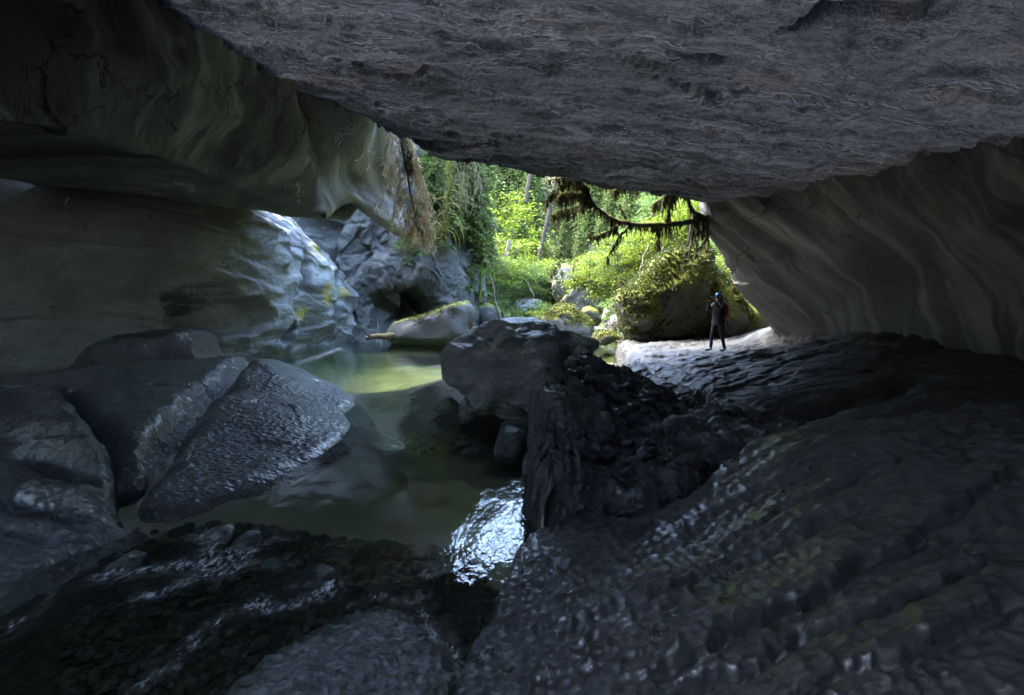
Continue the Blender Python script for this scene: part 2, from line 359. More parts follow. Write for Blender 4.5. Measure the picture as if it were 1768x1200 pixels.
Z = Z - .24 * t1 - .06 * t2 - .09 * facet(sx * .45, sy * 1.1, 5, .55, .5) - .18 * chips(sx * .5, sy * 1.2, 45) - .07 * facet(sx * 1.1, sy * 2.8, 15, .6, .5) - .09 * chips(sx * 1.3, sy * 3.0, 55) - .04 * facet(sx * 2.6, sy * 6.5, 25, .6, .5) - .03 * chips(sx * 3.2, sy * 7, 65) - .02 * t3 - crk
# the lip of the mouth: the sheet turns up and runs on as the outer face of the hill
ex = []
for k, (dy, dz) in enumerate([(.10, .06), (.22, .25), (.3, .6), (.5, 1.6), (.9, 4.0)]):
    ex.append(np.stack([X[-1], Y[-1] + dy + .05 * fbm(X[-1] * 3, k, 0, 2), Z[-1] + dz], -1))
P = np.concatenate([np.stack([X, Y, Z], -1), np.array(ex)], 0)
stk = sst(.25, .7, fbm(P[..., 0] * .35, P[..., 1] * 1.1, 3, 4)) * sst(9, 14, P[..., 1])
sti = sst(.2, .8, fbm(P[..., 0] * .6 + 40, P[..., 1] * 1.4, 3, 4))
# unseen roof gap added so sky light fills the dark foreground
gap = ((P[..., 0] + 1.6) / .9) ** 2 + ((P[..., 1] - .4) / .62) ** 2 + .3 * fbm(P[..., 0] * .9, P[..., 1] * .9, 2, 3) < 1
grid_obj('cave_ceiling', P, M_CEIL, 'structure', {'streak': stk, 'stain_shade': sti}, flip=True, hole=gap)

# ------------------------------------------------------------------ right cave wall, x = f(y, z)
rc = [W(1228, 366, 17.0), W(1250, 430, 17.2), W(1290, 500, 17.4), W(1337, 580, 17.6), W(1400, 330, 14.2), W(1440, 470, 14.6), W(1480, 575, 14.2), W(1550, 290, 11.3), W(1600, 430, 11.2), W(1640, 560, 10.9), W(1750, 255, 8.6), W(1768, 430, 9.0), W(1768, 590, 9.2)]
rc = np.array(rc); add = np.array([[8.7, 3, 5], [9.6, 3, 2.5], [9.4, 3, .5], [8.8, -9, 5], [9.6, -9, .5], [7.0, 17, 6.6], [8.6, 9, 6.2], [9.6, 17.6, -.3], [9.4, 9, -.3]]); rc = np.vstack([rc, add])
ys = np.concatenate([np.linspace(-9, 5, 40, endpoint=False), np.linspace(5, 17.35, 340)]); zs = np.linspace(-.4, 6.8, 180)
Yg, Zg = np.meshgrid(ys, zs, indexing='ij')
Xg = tps(rc[:, 1:], rc[:, 0], Yg, Zg, .02)
s = Yg - .55 * (Zg - 3) - .06 * (Zg - 3) ** 2 + .35 * fbm(Yg * .4, Zg * .4, 3, 3)
fl = fbm(s * .9, Zg * .12, 0, 3, .55, True); fl2 = fbm(s * 2.6, Zg * .3, 6, 2, .5, True)
Xg = Xg - .20 * fbm(s * .75, Zg * .10, 0, 2, .5, True) * (.35 + .65 * sst(9, 14, Yg)) - .03 * fbm(Yg * 2, Zg * 2, 1, 4) + .16 * fbm(Yg * .5, Zg * .6, 12, 3) + .07 * facet(s * .5, Zg * .5 + .2 * s, 9, .6, .4) + .02 * facet(s * 2.2, Zg * 1.6, 19, .7, .4)
for (px, py, d, ry, rz, dep) in ((1360, 425, 15.6, .6, .5, .35), (1520, 470, 12.4, .9, .8, .45), (1460, 500, 14, .7, .4, .3), (1640, 330, 10, .6, 1.0, .35), (1690, 480, 9.6, .7, .9, .35)):
    c = W(px, py, d); q = ((Yg - c[1]) / ry) ** 2 + ((Zg - c[2]) / rz) ** 2
    Xg += dep * np.exp(-q * 1.3)
rows = np.stack([Xg, Yg, Zg], -1); ex = []
for dy, dx in ((.04, .05), (.06, .3), (.06, .8), (.0, 2.5), (-.3, 6), (-.5, 14)):
    e = rows[-1].copy(); e[:, 1] += dy + .05 * fbm(e[:, 2] * 3, dy, 0, 2); e[:, 0] += dx; ex.append(e)
P = np.concatenate([rows, np.array(ex)], 0)
s2 = np.concatenate([s, np.repeat(s[-1:], 6, 0)], 0); z2 = P[..., 2]
stk = sst(-.05, .5, fbm(s2 * 1.1, z2 * .12, 20, 4, .6)); sti = sst(-.1, .5, fbm(s2 * .9 + 31, z2 * .15, 20, 5, .6))
grid_obj('cave_wall_right', P, M_RWALL, 'structure', {'streak': stk, 'stain_shade': sti})

# ------------------------------------------------------------------ left cave wall below the overhang, x = f(y, z)
lc = np.array([G(440, 612), G(520, 600), G(600, 590), G(640, 588), W(420, 372, 19), W(500, 402, 21.5), W(548, 432, 24), W(590, 470, 25.5), W(300, 400, 17), [-17.5, 15, 5.5], W(480, 480, 20.6), W(560, 505, 23.4), W(330, 520, 18.2), W(620, 520, 26), W(440, 560, 19.6), W(560, 560, 23.6),
               [-16.5, 14, 0], [-20, 10, .3], [-20, 4, .3], [-18, -8, .3], [-20, 10, 4], [-19, 4, 4.5], [-14.5, 17, 7.5], [-12.5, 22, 7.5], [-20, 9, 8], [-12.5, 27, 7.8], [-18, -8, 7], [-10.5, 27, 5.2], [-8.2, 27.6, .5]])
ys = np.concatenate([np.linspace(-9, 8, 40, endpoint=False), np.linspace(8, 27.6, 400)]); zs = np.concatenate([np.linspace(-.8, 6, 180), np.linspace(6.2, 9, 10)])
Yg, Zg = np.meshgrid(ys, zs, indexing='ij')
Xg = tps(lc[:, 1:], lc[:, 0], Yg, Zg, .02)
wy = Yg + .4 * fbm(Yg * .4, Zg * .4, 2, 3); wz = Zg + .25 * fbm(Yg * .4, Zg * .5, 8, 3)
Xg = Xg + .22 * fbm(wy * .45, wz * .6, 0, 3) + .10 * terrace(fbm(wy * .5, wz * 1.4, 5, 4), 3, .35) + .02 * fbm(wy * 3, wz * 4, 3, 4) + .08 * facet(wy * .45, wz * .55, 3, .6, .4) + .28 * chips(wy * .45, wz * .5 + .2 * wy, 73) + .08 * chips(wy * 1.4, wz * 1.5, 83)
def dent(px, py, d, ry, rz, dep, sh=1.0):
    c = W(px, py, d); q = np.sqrt(((Yg - c[1] + .35 * ry * fbm(Yg / ry, Zg / rz, 5, 2)) / ry) ** 2 + ((Zg - c[2] + .35 * rz * fbm(Yg / ry, Zg / rz, 15, 2)) / rz) ** 2)
    return dep * sst(1.0, 1.0 - .6 * sh, q)
Xg -= dent(372, 550, 18.9, 1.5, .95, 1.0, .55) + dent(330, 520, 18.3, .8, .6, .5, .6)
Xg -= dent(488, 575, 21.6, .5, .5, .6, .55)
Xg -= dent(512, 470, 22, .30, 1.0, .6, .7) + dent(585, 520, 24.6, .30, 1.6, .7, .8) + dent(620, 470, 26, .35, 1.2, .6, .8) + dent(560, 455, 24, .25, .6, .35)
Xg += .35 * terrace(fbm(wy * .22 + .2 * wz, wz * .45, 15, 3), 2, .5)
Xg += .35 * np.exp(-((Yg - 23.3) / .8) ** 2) * sst(0, 1, Zg) * sst(5, 3, Zg)
P = np.stack([Xg, Yg, Zg], -1)
lich = np.zeros_like(Xg)
for (px, py, d, r) in ((557, 516, 23.4, .45), (515, 541, 22.2, .35), (540, 430, 23.2, .35), (595, 505, 25, .35), (548, 500, 23.2, .4)):
    c = W(px, py, d); lich = np.maximum(lich, sst(1.2, .3, np.sqrt(((Yg - c[1]) / r) ** 2 + ((Zg - c[2]) / r) ** 2)))
stk = sst(19, 22, Yg) * sst(.0, .6, fbm(wy * .9, wz * .5, 7, 4) + .25); sti = sst(.2, .8, fbm(wy * .7, wz * .5 + 20, 7, 4) + .35 * sst(3, 5, Zg) + .3 * sst(20, 14, Yg))  # stain, plus recess shade painted in towards the far left
grid_obj('cave_wall_left', P, M_LWALL, 'structure', {'streak': stk, 'stain_shade': sti, 'lichen': lich}, flip=True)

# ------------------------------------------------------------------ hanging rock mass on the left, under the ceiling
ctrl = [
    [(-260, -330, 5.4), (-160, -130, 6.2), (-160, 60, 6.0), (-160, 170, 6.0), (-165, 195, 6.3), (-170, 180, 7.5), (-14.5, 7.0, 5.0, 0)],
    [(0, -190, 6.6), (10, -60, 7.0), (15, 80, 6.9), (15, 190, 6.9), (15, 216, 7.1), (15, 205, 8.6), (-14.5, 9.0, 5.2, 0)],
    [(180, -90, 7.8), (190, -10, 8.2), (170, 110, 8.1), (150, 205, 8.3), (148, 235, 8.5), (150, 225, 10.2), (-14.5, 11, 5.4, 0)],
    [(300, -10, 8.9), (300, 40, 9.1), (275, 140, 9.2), (250, 225, 9.6), (245, 258, 9.9), (270, 262, 11.8), (-14.5, 13, 5.4, 0)],
    [(405, 70, 10.4), (400, 110, 10.5), (370, 190, 10.6), (335, 262, 11.2), (325, 292, 11.5), (360, 300, 13.6), (-14.5, 15, 5.6, 0)],
    [(490, 120, 11.8), (480, 150, 11.9), (465, 220, 12.2), (440, 295, 12.8), (430, 325, 13.1), (460, 330, 15.6), (-14.5, 17, 5.8, 0)],
    [(512, 150, 12.6), (512, 190, 12.7), (522, 240, 13.2), (530, 310, 13.9), (535, 362, 14.6), (560, 372, 17.2), (-13.5, 19, 6.0, 0)],
    [(515, 150, 13.4), (518, 190, 13.6), (535, 240, 14.0), (553, 300, 14.6), (557, 352, 15.2), (585, 372, 18), (-13, 20, 6.2, 0)],
    [(530, 130, 15.5), (535, 190, 15.6), (555, 240, 15.8), (582, 300, 16.4), (588, 345, 17.2), (600, 350, 19), (-13, 21, 6.6, 0)]]
P = sheet_pts(ctrl, 340, 210); N = normals(P); x, y, z = P[..., 0], P[..., 1], P[..., 2]
s = y * .9 + .55 * (z - 5) + .3 * fbm(y * .5, z * .5, 2, 3)
wv = np.linspace(0, 1, 210)[None]
face = sst(.62, .5, wv)
dsp = .10 * fbm(x * .6, y * .6, z * .6, 3) + .05 * facet(s * .45, z * .6 - .35 * y, 3, .7, .45) + .25 * chips(s * .5, z * .6 - .3 * y, 43) + .10 * chips(s * 1.3, z * 1.2 - .5 * y, 53) + .02 * facet(s * 2.2, z * 2.0 - y, 23, .7, .4) + .03 * fbm(s * 1.6, z * .35, 1, 3, .5, True) * face
sgn = np.sign((N * (np.array([0, 0, CAMZ]) - P)).sum(-1)); sgn = np.where(np.median(sgn) > 0, 1, -1)
P = P + N * (dsp * sgn)[..., None]
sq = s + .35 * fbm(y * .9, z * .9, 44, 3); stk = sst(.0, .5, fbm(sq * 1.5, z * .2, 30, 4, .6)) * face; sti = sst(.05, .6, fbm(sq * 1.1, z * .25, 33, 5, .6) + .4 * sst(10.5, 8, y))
grid_obj('cave_overhang_left', P, M_BLOCK, 'structure', {'streak': stk, 'stain_shade': sti}, flip=sgn < 0)
# smooth flank behind the crack, running out to the mouth
ctrl = [
    [(440, 60, 12.6), (470, 130, 12.5), (505, 220, 13.4), (548, 325, 14.4), (560, 376, 15.4), (520, 340, 20)],
    [(520, 110, 12.8), (535, 165, 12.8), (550, 235, 13.6), (572, 308, 14.8), (590, 356, 16.0), (560, 325, 20)],
    [(590, 150, 13.3), (600, 190, 13.4), (595, 245, 14.2), (592, 300, 15.2), (612, 350, 16.2), (590, 320, 20)],
    [(630, 165, 14.0), (640, 205, 14.3), (620, 250, 14.9), (600, 300, 15.6), (640, 370, 16.6), (618, 345, 20)],
    [(650, 150, 15.2), (652, 215, 15.4), (645, 265, 15.8), (632, 320, 16.2), (668, 388, 17.0), (650, 370, 20)],
    [(672, 130, 16.6), (674, 225, 16.6), (676, 285, 16.8), (672, 340, 17.2), (690, 398, 17.6), (684, 400, 20)],
    [(684, 100, 18.2), (686, 225, 18.2), (690, 290, 18.2), (690, 345, 18.2), (694, 400, 18.4), (690, 402, 20)],
    [(660, 100, 19.4), (664, 225, 19.4), (668, 290, 19.4), (668, 345, 19.4), (672, 396, 19.4), (668, 396, 20)]]
P = sheet_pts(ctrl, 190, 160); N = normals(P); x, y, z = P[..., 0], P[..., 1], P[..., 2]
s = z * 1.0 + .5 * y + .3 * fbm(y * .5, z * .5, 2, 3)
dsp = .05 * fbm(s * .8, y * .2, 1, 3, .5, True) + .16 * chips(s * .6, y * .5 - .3 * z, 3) + .05 * chips(s * 1.8, y * 1.2, 13) + .02 * fbm(s * 3, y * .8, 5, 3)
sg = 1 if np.median((N * (np.array([0, 0, CAMZ]) - P)).sum(-1)) > 0 else -1
P = P + N * (dsp * sg)[..., None]
stk = sst(0, .5, fbm(s * 1.3, y * .15, 30, 4)); sti = sst(.3, .8, fbm(s * .7, y * .3, 33, 5))
grid_obj('cave_flank_left', P, M_BLOCK, 'structure', {'streak': stk, 'stain_shade': sti}, flip=sg < 0)

# ------------------------------------------------------------------ floor heightfields
def polar(phi0, phi1, nphi, r0, r1, nr, c=(0, -.5)):
    ph = np.radians(np.linspace(phi0, phi1, nphi)); r = r0 * (r1 / r0) ** np.linspace(0, 1, nr)
    R, PH = np.meshgrid(r, ph, indexing='ij'); return c[0] + R * np.sin(PH), c[1] + R * np.cos(PH)
def ctl(pts, extra=()):
    """(px, py, z) on the surface -> xy and z"""
    A = np.array([G(*p) for p in pts] + [list(e) for e in extra]); return A[:, :2], A[:, 2]
def scallop(x, y, cell, amp, seed=0, an=1.0):
    wx = x + .25 * cell * fbm(x / cell / 3, y / cell / 3, seed, 2); wy = y + .25 * cell * fbm(x / cell / 3, y / cell / 3, seed + 5, 2)
    f1, f2, _ = worley(wx / (cell * an), wy / cell, seed)
    return amp * (np.minimum(f1, 1) ** 2 * 2.2 - .6)
def drop(sd, width, depth): return -depth * sst(width * .35, -width, sd)

# --- front scalloped ledge, under and right of the camera
X, Y = polar(-32, 100, 640, 1.45, 9.5, 340, (0, -.6))
xy, zz = ctl([(905, 940, .02), (870, 1005, .02), (835, 1080, .03), (800, 1152, .03), (1000, 922, .16), (1060, 935, .14), (1130, 945, .12), (1200, 900, .26), (1290, 850, .42), (1350, 772, .66), (1550, 742, .76), (1750, 710, .9), (1400, 900, .48), (1600, 900, .62), (1760, 900, .75), (1000, 1050, .22), (1200, 1050, .36), (1500, 1050, .52), (1760, 1050, .66), (900, 1180, .12), (1100, 1180, .26), (1400, 1180, .42), (1760, 1180, .6)],
             [(1, .3, .45), (3.5, .3, .7), (6, 1.5, .85), (8, 3.5, .95), (9, 5, 1.0), (-.2, 1.2, .2), (6.5, 8, .5), (3, 7, .2)])
Z = tps(xy, zz, X, Y, .01)
foot = [G(905, 938), G(870, 1000), G(835, 1075), G(796, 1155), (-.45, 2.2), (-1.0, .4), (-2, -2), (14, -2), (14, 6.5), (6.6, 6.6), (4.6, 6.2), (3.0, 5.9), (2.2, 5.2), (1.6, 4.75), G(1060, 925), G(1000, 912), G(940, 922)]
sd = poly_sd(X, Y, foot) + .05 * fbm(X * 2.5, Y * 2.5, 3, 3)
cell = 1.0
k = sst(1.2, 3.6, X - .25 * (Y - 3))
sc_ = scallop(X, Y, .066, .034, 3, 1.3) * (1 - k) + scallop(X, Y, .10, .046, 11, 1.6) * k
sc_ *= .75 + .5 * fbm(X * .8, Y * .8, 4, 2) * .6
u = Y - .36 * X                                       # bedding strikes up to the right
stp = .05 * terrace(.6 * fbm(X * .25, u * 1.1, 7, 3) + u * .35, 2.2, .16) + .05 * fbm(X * .5, u * 1.6, 2, 3)
gz = np.zeros_like(X)
for pts, h, cut, rc_ in (([(900, 1105), (1060, 1046), (1200, 990), (1330, 950), (1440, 905), (1520, 880)], .055, .05, .5), ([(1040, 1175), (1160, 1130), (1290, 1085), (1450, 1010), (1600, 945), (1768, 850)], .085, .06, .6), ([(1120, 1200), (1250, 1150), (1400, 1095), (1560, 1050), (1768, 965)], .07, .06, .5), ([(1300, 1205), (1550, 1140), (1768, 1060)], .06, .05, .4), ([(1030, 955), (1100, 985), (1210, 962)], .02, .02, .3), ([(1360, 888), (1560, 838), (1768, 785)], .04, .03, .6), ([(1230, 935), (1400, 874), (1520, 848)], .035, .03, .4), ([(1560, 1000), (1680, 940), (1768, 910)], .05, .04, .4), ([(980, 1110), (1120, 1068), (1220, 1030)], .03, .03, .3), ([(1180, 985), (1300, 930), (1380, 905)], .02, .025, .3)):
    pt = np.array([G(a, b_, .35 + .0004 * (a - 1100)) for a, b_ in pts]); gz += step(X, Y, pt, h * .5, .016, rc_, .07, 2.2, cut * 1.2)
Z = Z + sc_ + stp + gz + .03 * fbm(X * .9, Y * .9, 1, 3) + drop(sd, .22, 1.2)
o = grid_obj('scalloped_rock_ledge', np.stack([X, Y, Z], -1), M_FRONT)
tag(o, 'broad dark ledge covered in scalloped dimples with long diagonal grooves', 'rock ledge')

# --- black ridge beside the pool
X, Y = np.meshgrid(np.concatenate([np.linspace(-.5, .7, 100, endpoint=False), np.linspace(.7, 4.9, 180)]), np.linspace(4.2, 9.4, 260), indexing='xy')
xy, zz = ctl([(932, 703, 1.08), (985, 712, 1.02), (1000, 607, 1.40), (970, 640, 1.30), (1060, 628, 1.24), (1150, 690, .84), (1230, 706, .72), (1300, 718, .62), (1350, 768, .60), (1060, 760, .74), (1040, 690, .98), (1100, 850, .36), (1060, 900, .2), (1000, 890, .3), (930, 800, .70), (925, 900, .30), (1000, 800, .66), (1200, 800, .52), (1130, 740, .72), (1200, 850, .34), (1300, 830, .46), (1130, 930, .05), (1080, 660, 1.05)],
             [(1.2, 9.2, .9), (3, 9.2, .2), (4.8, 8.5, .2), (4.8, 6, .4), (0, 8.5, 1.0)])
Z = tps(xy, zz, X, Y, .004)
foot = [G(912, 905), (.10, 5.0), (.16, 5.9), (.30, 6.5), (.62, 7.1), (.66, 8.0), (.85, 8.9), (1.5, 9.1), (2.4, 8.3), (3.3, 7.6), (4.5, 6.9), (4.6, 6.0), (3.4, 5.4), (2.2, 5.0), G(1130, 935), G(1060, 925), G(980, 928), G(930, 930)]
sd = poly_sd(X, Y, foot) + .06 * fbm(X * 2.2, Y * 2.2, 3, 3)
wx = X + .15 * fbm(X, Y, 1, 2)
Z = Z + .10 * fbm(X * 1.1, Y * 1.1, 2, 3) + .14 * terrace(fbm(X * .9 + .5 * Y, Y * 1.4 - .4 * X, 8, 3), 2.5, .22) + scallop(X, Y, .065, .016, 21, 1.2) + .02 * fbm(X * 5, Y * 5, 6, 3, .6)
pit = worley(X * 2.6, Y * 2.6, 40); zone = sst(.5, 0, poly_sd(X, Y, [(1.0, 6.2), (2.9, 6.2), (2.9, 7.9), (1.0, 8.3)]) * -1)
Z -= zone * .14 * sst(.42, .15, pit[0]) 
for pts, wd, dp in (([(1070, 893), (1120, 872), (1200, 862), (1345, 838)], .05, .20), ([(960, 715), (1030, 735), (1100, 790)], .05, .08), ([(1000, 700), (1080, 700), (1200, 735)], .06, .12), ([(1190, 690), (1100, 770), (1050, 850)], .07, .06)):
    pt = np.array([G(a, b, .6 if b < 800 else .35) for a, b in pts]); g, _ = groove(X, Y, pt, wd, dp, .06, 2.5); Z += g
Z += drop(sd - .10, .42, 2.2)
P = np.stack([X, Y, Z], -1); N_ = normals(P); P = P + N_ * (.16 * chips(P[..., 0] * 1.5 + P[..., 2], P[..., 1] * 1.3 + .7 * P[..., 2], 3) + .05 * chips(P[..., 0] * 3.6 + P[..., 2] * 2, P[..., 1] * 3.2 + P[..., 2] * 2, 13))[..., None]; P = rough3(P, .03, 1.6, 3, True, 3); P = rough3(P, .022, 7, 3, False, 9)
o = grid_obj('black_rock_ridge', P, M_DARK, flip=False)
tag(o, 'jagged near-black wet rock ridge with pitted top rising straight out of the pool', 'rock ridge')

# --- pale shelf on the right, where the person stands
X, Y = polar(4, 62, 340, 6.8, 24, 250, (0, -.6))
xy, zz = ctl([(1238, 607, .62), (1100, 600, .56), (1070, 592, .5), (1340, 582, .95), (1450, 570, 1.25), (1300, 705, .5), (1200, 655, .5), (1140, 640, .5), (1400, 650, .78), (1500, 605, 1.15), (1700, 640, .95), (1600, 600, 1.15), (1300, 620, .75), (1350, 765, .5), (1500, 740, .62), (1700, 700, .8), (1180, 610, .55), (1420, 700, .62), (1560, 680, .75)],
             [(10, 12, 1.5), (10, 17, 1.5), (10, 8, 1.2), (4.5, 19.5, .5), (8.5, 19.5, 1.0), (9, 6.2, .8), (3, 6.2, .3)])
Z = tps(xy, zz, X, Y, .01)
foot = [(2.4, 6.4), (2.2, 8.6), (2.5, 10.8), (2.9, 13.5), G(1075, 595, .5), G(1068, 588, .5), (4.4, 20.0), (6.5, 21), (12, 21), (12, 6.0), (4, 6.0)]
sd = poly_sd(X, Y, foot) + .12 * fbm(X * 1.2, Y * 1.2, 3, 3)
u = Y - .25 * X + .3 * fbm(X * .4, Y * .4, 2, 2)
Z = Z + .14 * terrace(fbm(X * .3, u * .8, 8, 4), 3, .15) + .06 * facet(X * .5, u * 1.4, 7, .7, .3) + .05 * fbm(X * 1.2, u * 2.5, 3, 4) + scallop(X, Y, .11, .018, 31, 1.6) * sst(14, 10, Y) + scallop(X, Y, .17, .02, 35, 1.6) * sst(10, 14, Y)
for pts, wd, dp, zz_ in (([(1362, 702), (1420, 692), (1500, 682), (1600, 664)], .22, .40, .7), ([(1352, 720), (1354, 740), (1358, 762)], .06, .35, .55), ([(1100, 628), (1160, 648), (1250, 690), (1330, 712)], .12, .12, .5), ([(1130, 612), (1200, 632), (1330, 640), (1450, 635)], .10, .12, .65), ([(1370, 590), (1450, 600), (1560, 625)], .12, .12, .9)):
    pt = np.array([G(a, b, zz_) for a, b in pts]); g, _ = groove(X, Y, pt, wd, dp, .12, 1.2); Z += g
Z += drop(sd, .5, 1.6)
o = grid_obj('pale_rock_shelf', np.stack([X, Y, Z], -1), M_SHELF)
tag(o, 'long pale stepped rock shelf under the leaning wall where the photographer stands', 'rock shelf')

# --- grey slab on the left bank
X, Y = polar(-82, -8, 400, 4.2, 15, 340, (0, -.6))
xy, zz = ctl([(590, 738, .07), (560, 768, .08), (500, 799, .09), (430, 828, .11), (350, 846, .12), (272, 854, .13), (594, 690, .10), (300, 650, .74), (200, 662, .70), (380, 638, .76), (380, 672, .54), (300, 722, .46), (235, 770, .33), (456, 622, .84), (490, 640, .66), (540, 667, .34), (570, 700, .14), (420, 640, .80), (430, 619, .80), (300, 624, .80), (200, 630, .78), (100, 650, .74), (20, 682, .62), (250, 680, .66), (330, 740, .34), (400, 720, .40), (470, 700, .44), (420, 790, .12), (500, 750, .18), (150, 740, .45), (60, 760, .40), (210, 800, .22), (110, 830, .25), (30, 850, .30), (165, 905, .12), (115, 935, .10), (30, 972, .08)],
             [(-4.5, 13.5, -.2), (-7, 13.8, .2), (-10, 12.5, .3), (-11, 8, .6), (-8, 4, .2), (-3.2, 11.8, -.2)])
Z = tps(xy, zz, X, Y, .006)
foot = [G(594, 700), G(598, 685, .03), G(575, 668, .1), (-3.9, 11.6), (-4.4, 12.2), (-6.2, 12.6), (-8.5, 12), (-12, 11), (-13, 4), G(-60, 1010), G(30, 985), G(120, 945), G(178, 925), G(185, 880), G(205, 862), G(270, 866), G(350, 852), G(430, 830), G(510, 797), G(575, 756), G(592, 735), G(578, 712)]
sd = poly_sd(X, Y, foot) + .03 * fbm(X * 3, Y * 3, 3, 3)
Z = Z + scallop(X, Y, .085, .014, 51, 1.3) + .05 * fbm(X * .8, Y * .8, 2, 3) + .05 * facet(X * .9, Y * .8, 41, .8, .3) + .015 * fbm(X * 4, Y * 4, 6, 3)
for pts, h, w_, cut, rc_, zz_, wob in (([(452, 634), (400, 662), (330, 700), (275, 742), (225, 780), (185, 806)], .05, .08, .36, 2.6, .45, .07), ([(95, 700), (150, 745), (190, 785), (200, 835), (205, 875)], .14, .06, .42, .6, .3, .10), ([(300, 748), (255, 800), (242, 856)], -.05, .05, .10, .5, .15, .07), ([(178, 842), (110, 812), (10, 800)], .22, .05, .26, .7, .25, .08), ([(172, 898), (110, 890), (10, 884)], .18, .04, .18, .5, .12, .06), ([(150, 925), (90, 935), (10, 930)], .06, .03, .06, .3, .05, .04), ([(330, 655), (300, 658), (262, 655)], .05, .04, .10, .3, .75, .02), ([(120, 760), (70, 755), (10, 748)], .15, .05, .20, .6, .4, .08)):
    pt = np.array([G(a, b_, zz_) for a, b_ in pts]); Z += step(X, Y, pt, h, w_, rc_, wob, 2.2, cut, -1)
Z += .10 * np.exp(-((X - G(456, 622, .9)[0]) / .35) ** 2 - ((Y - G(456, 622, .9)[1]) / .5) ** 2)
Z += -.6 * sst(-.02, -.8, sd)
o = grid_obj('grey_bank_slab', np.stack([X, Y, Z], -1), M_SLAB)
tag(o, 'big smooth blue-grey slab split by a deep dark crevice, sloping into the green pool', 'rock slab')

# --- low scalloped dome in the stream
X, Y = np.meshgrid(np.linspace(-2.9, 0.0, 230), np.linspace(1.7, 4.0, 185), indexing='xy')
foot = [G(795, 1158), G(770, 1120), G(740, 1060), G(725, 1043), G(650, 1032), G(590, 1050), G(520, 1085), G(450, 1125), G(390, 1180), (-1.6, 2.0), (-.5, 2.0)]
sd = poly_sd(X, Y, foot) + .02 * fbm(X * 4, Y * 4, 3, 3)
Z = .14 * sst(-.05, .7, sd) - .02 + scallop(X, Y, .06, .026, 61, 1.2) + .02 * fbm(X * 1.5, Y * 1.5, 2, 2) + drop(sd, .35, .35) 
o = grid_obj('scalloped_rock_dome', np.stack([X, Y, Z], -1), M_SLAB, flip=False)
tag(o, 'low pale-grey dome of finely dimpled rock poking out of the shallow stream', 'rock dome')

# ------------------------------------------------------------------ unseen wall added behind camera to block back light, left end open for fill
xs = np.linspace(-15.2, 12, 80); zs = np.linspace(-1.5, 9, 40)
Xg, Zg = np.meshgrid(xs, zs, indexing='ij')
Yg = -8.0 + .8 * fbm(Xg * .3, Zg * .3, 5, 3)
grid_obj('added_back_wall', np.stack([Xg, Yg, Zg], -1), M_BLOCK, 'structure', {'streak': np.zeros_like(Xg), 'stain_shade': np.zeros_like(Xg)})
# ------------------------------------------------------------------ river bed, water, gorge ground
def river_z(y): return .38 * sst(26.5, 31, y) + .55 * sst(36, 50, y)
def gorge_z(x, y):
    xc = 1.2 + .5 * np.sin(y * .12); wd = 4.6
    side = np.abs(x - xc) - wd - np.where(x < xc, .10 * np.clip(y - 30, 0, 30), 0)
    z = river_z(y) - .28 + .95 * np.clip(side, 0, 40) + .62 * np.clip(y - 46, 0, 60) + .2 * sst(-1.5, 1, side)
    return z + .35 * fbm(x * .35, y * .35, 4, 4) * sst(-1, 2, side + np.clip(y - 44, 0, 5)) + .06 * fbm(x * 1.5, y * 1.5, 1, 3)
M_BED = NT('river_bed')
def _bed():
    t = M_BED; v = t.coord()
    n = t.noise(v, 1.6, 5, .6); f = t.noise(v, 22, 5, .7)
    sand = t.ramp(n, [(.35, (.34, .35, .25)), (.65, (.48, .485, .37))])
    grav = t.ramp(f, [(.32, (.014, .013, .012)), (.5, (.036, .034, .029)), (.68, (.08, .068, .05))])
    c = t.mix(t.attr('gravel'), sand, grav)
    return t.out(t.bsdf(c, .8, .2, t.bump(f, .02)))
_bed()
X, Y = polar(-85, 60, 260, 1.5, 34, 240, (0, -.8))
xy, zz = ctl([(660, 800, 0), (620, 700, 0), (600, 630, 0), (560, 615, 0), (760, 690, 0), (820, 720, 0), (500, 940, 0), (750, 930, 0), (875, 850, 0), (870, 940, 0), (250, 1000, 0), (810, 1060, 0), (380, 890, 0), (60, 1080, 0), (300, 1150, 0), (700, 850, 0), (520, 860, 0), (760, 630, 0), (700, 610, 0), (605, 750, 0), (545, 806, 0), (445, 846, 0), (612, 700, 0), (350, 868, 0), (630, 770, 0)])
zz = np.array([-.55, -1.1, -1.5, -1.2, -.16, -.14, -.14, -.20, -.45, -.40, -.16, -.18, -.12, -.22, -.22, -.5, -.35, -.5, -1.1, -.14, -.12, -.10, -.3, -.10, -.3])
xy = np.vstack([xy, [(-8, 20), (0, 24), (0, 33), (9, 33), (9, 12), (9, 3), (-12, 12), (-12, 3)]]); zz = np.concatenate([zz, [-1.0, -.9, .1, .1, -.3, -.4, -.3, -.3]])
Z = np.clip(tps(xy, zz, X, Y, .05), -1.7, -.09)
sdA = poly_sd(X, Y, [G(a, b) for a, b in [(688, 690), (720, 660), (790, 640), (905, 690), (915, 780), (850, 775), (795, 745), (780, 720), (690, 728)]])
sdB = poly_sd(X, Y, [G(a, b) for a, b in [(150, 950), (300, 905), (480, 877), (560, 884), (690, 905), (800, 905), (880, 985), (850, 1190), (-100, 1195), (-100, 980)]])
sdC = poly_sd(X, Y, [G(a, b) for a, b in [(700, 606), (790, 604), (800, 640), (720, 650), (640, 625)]])
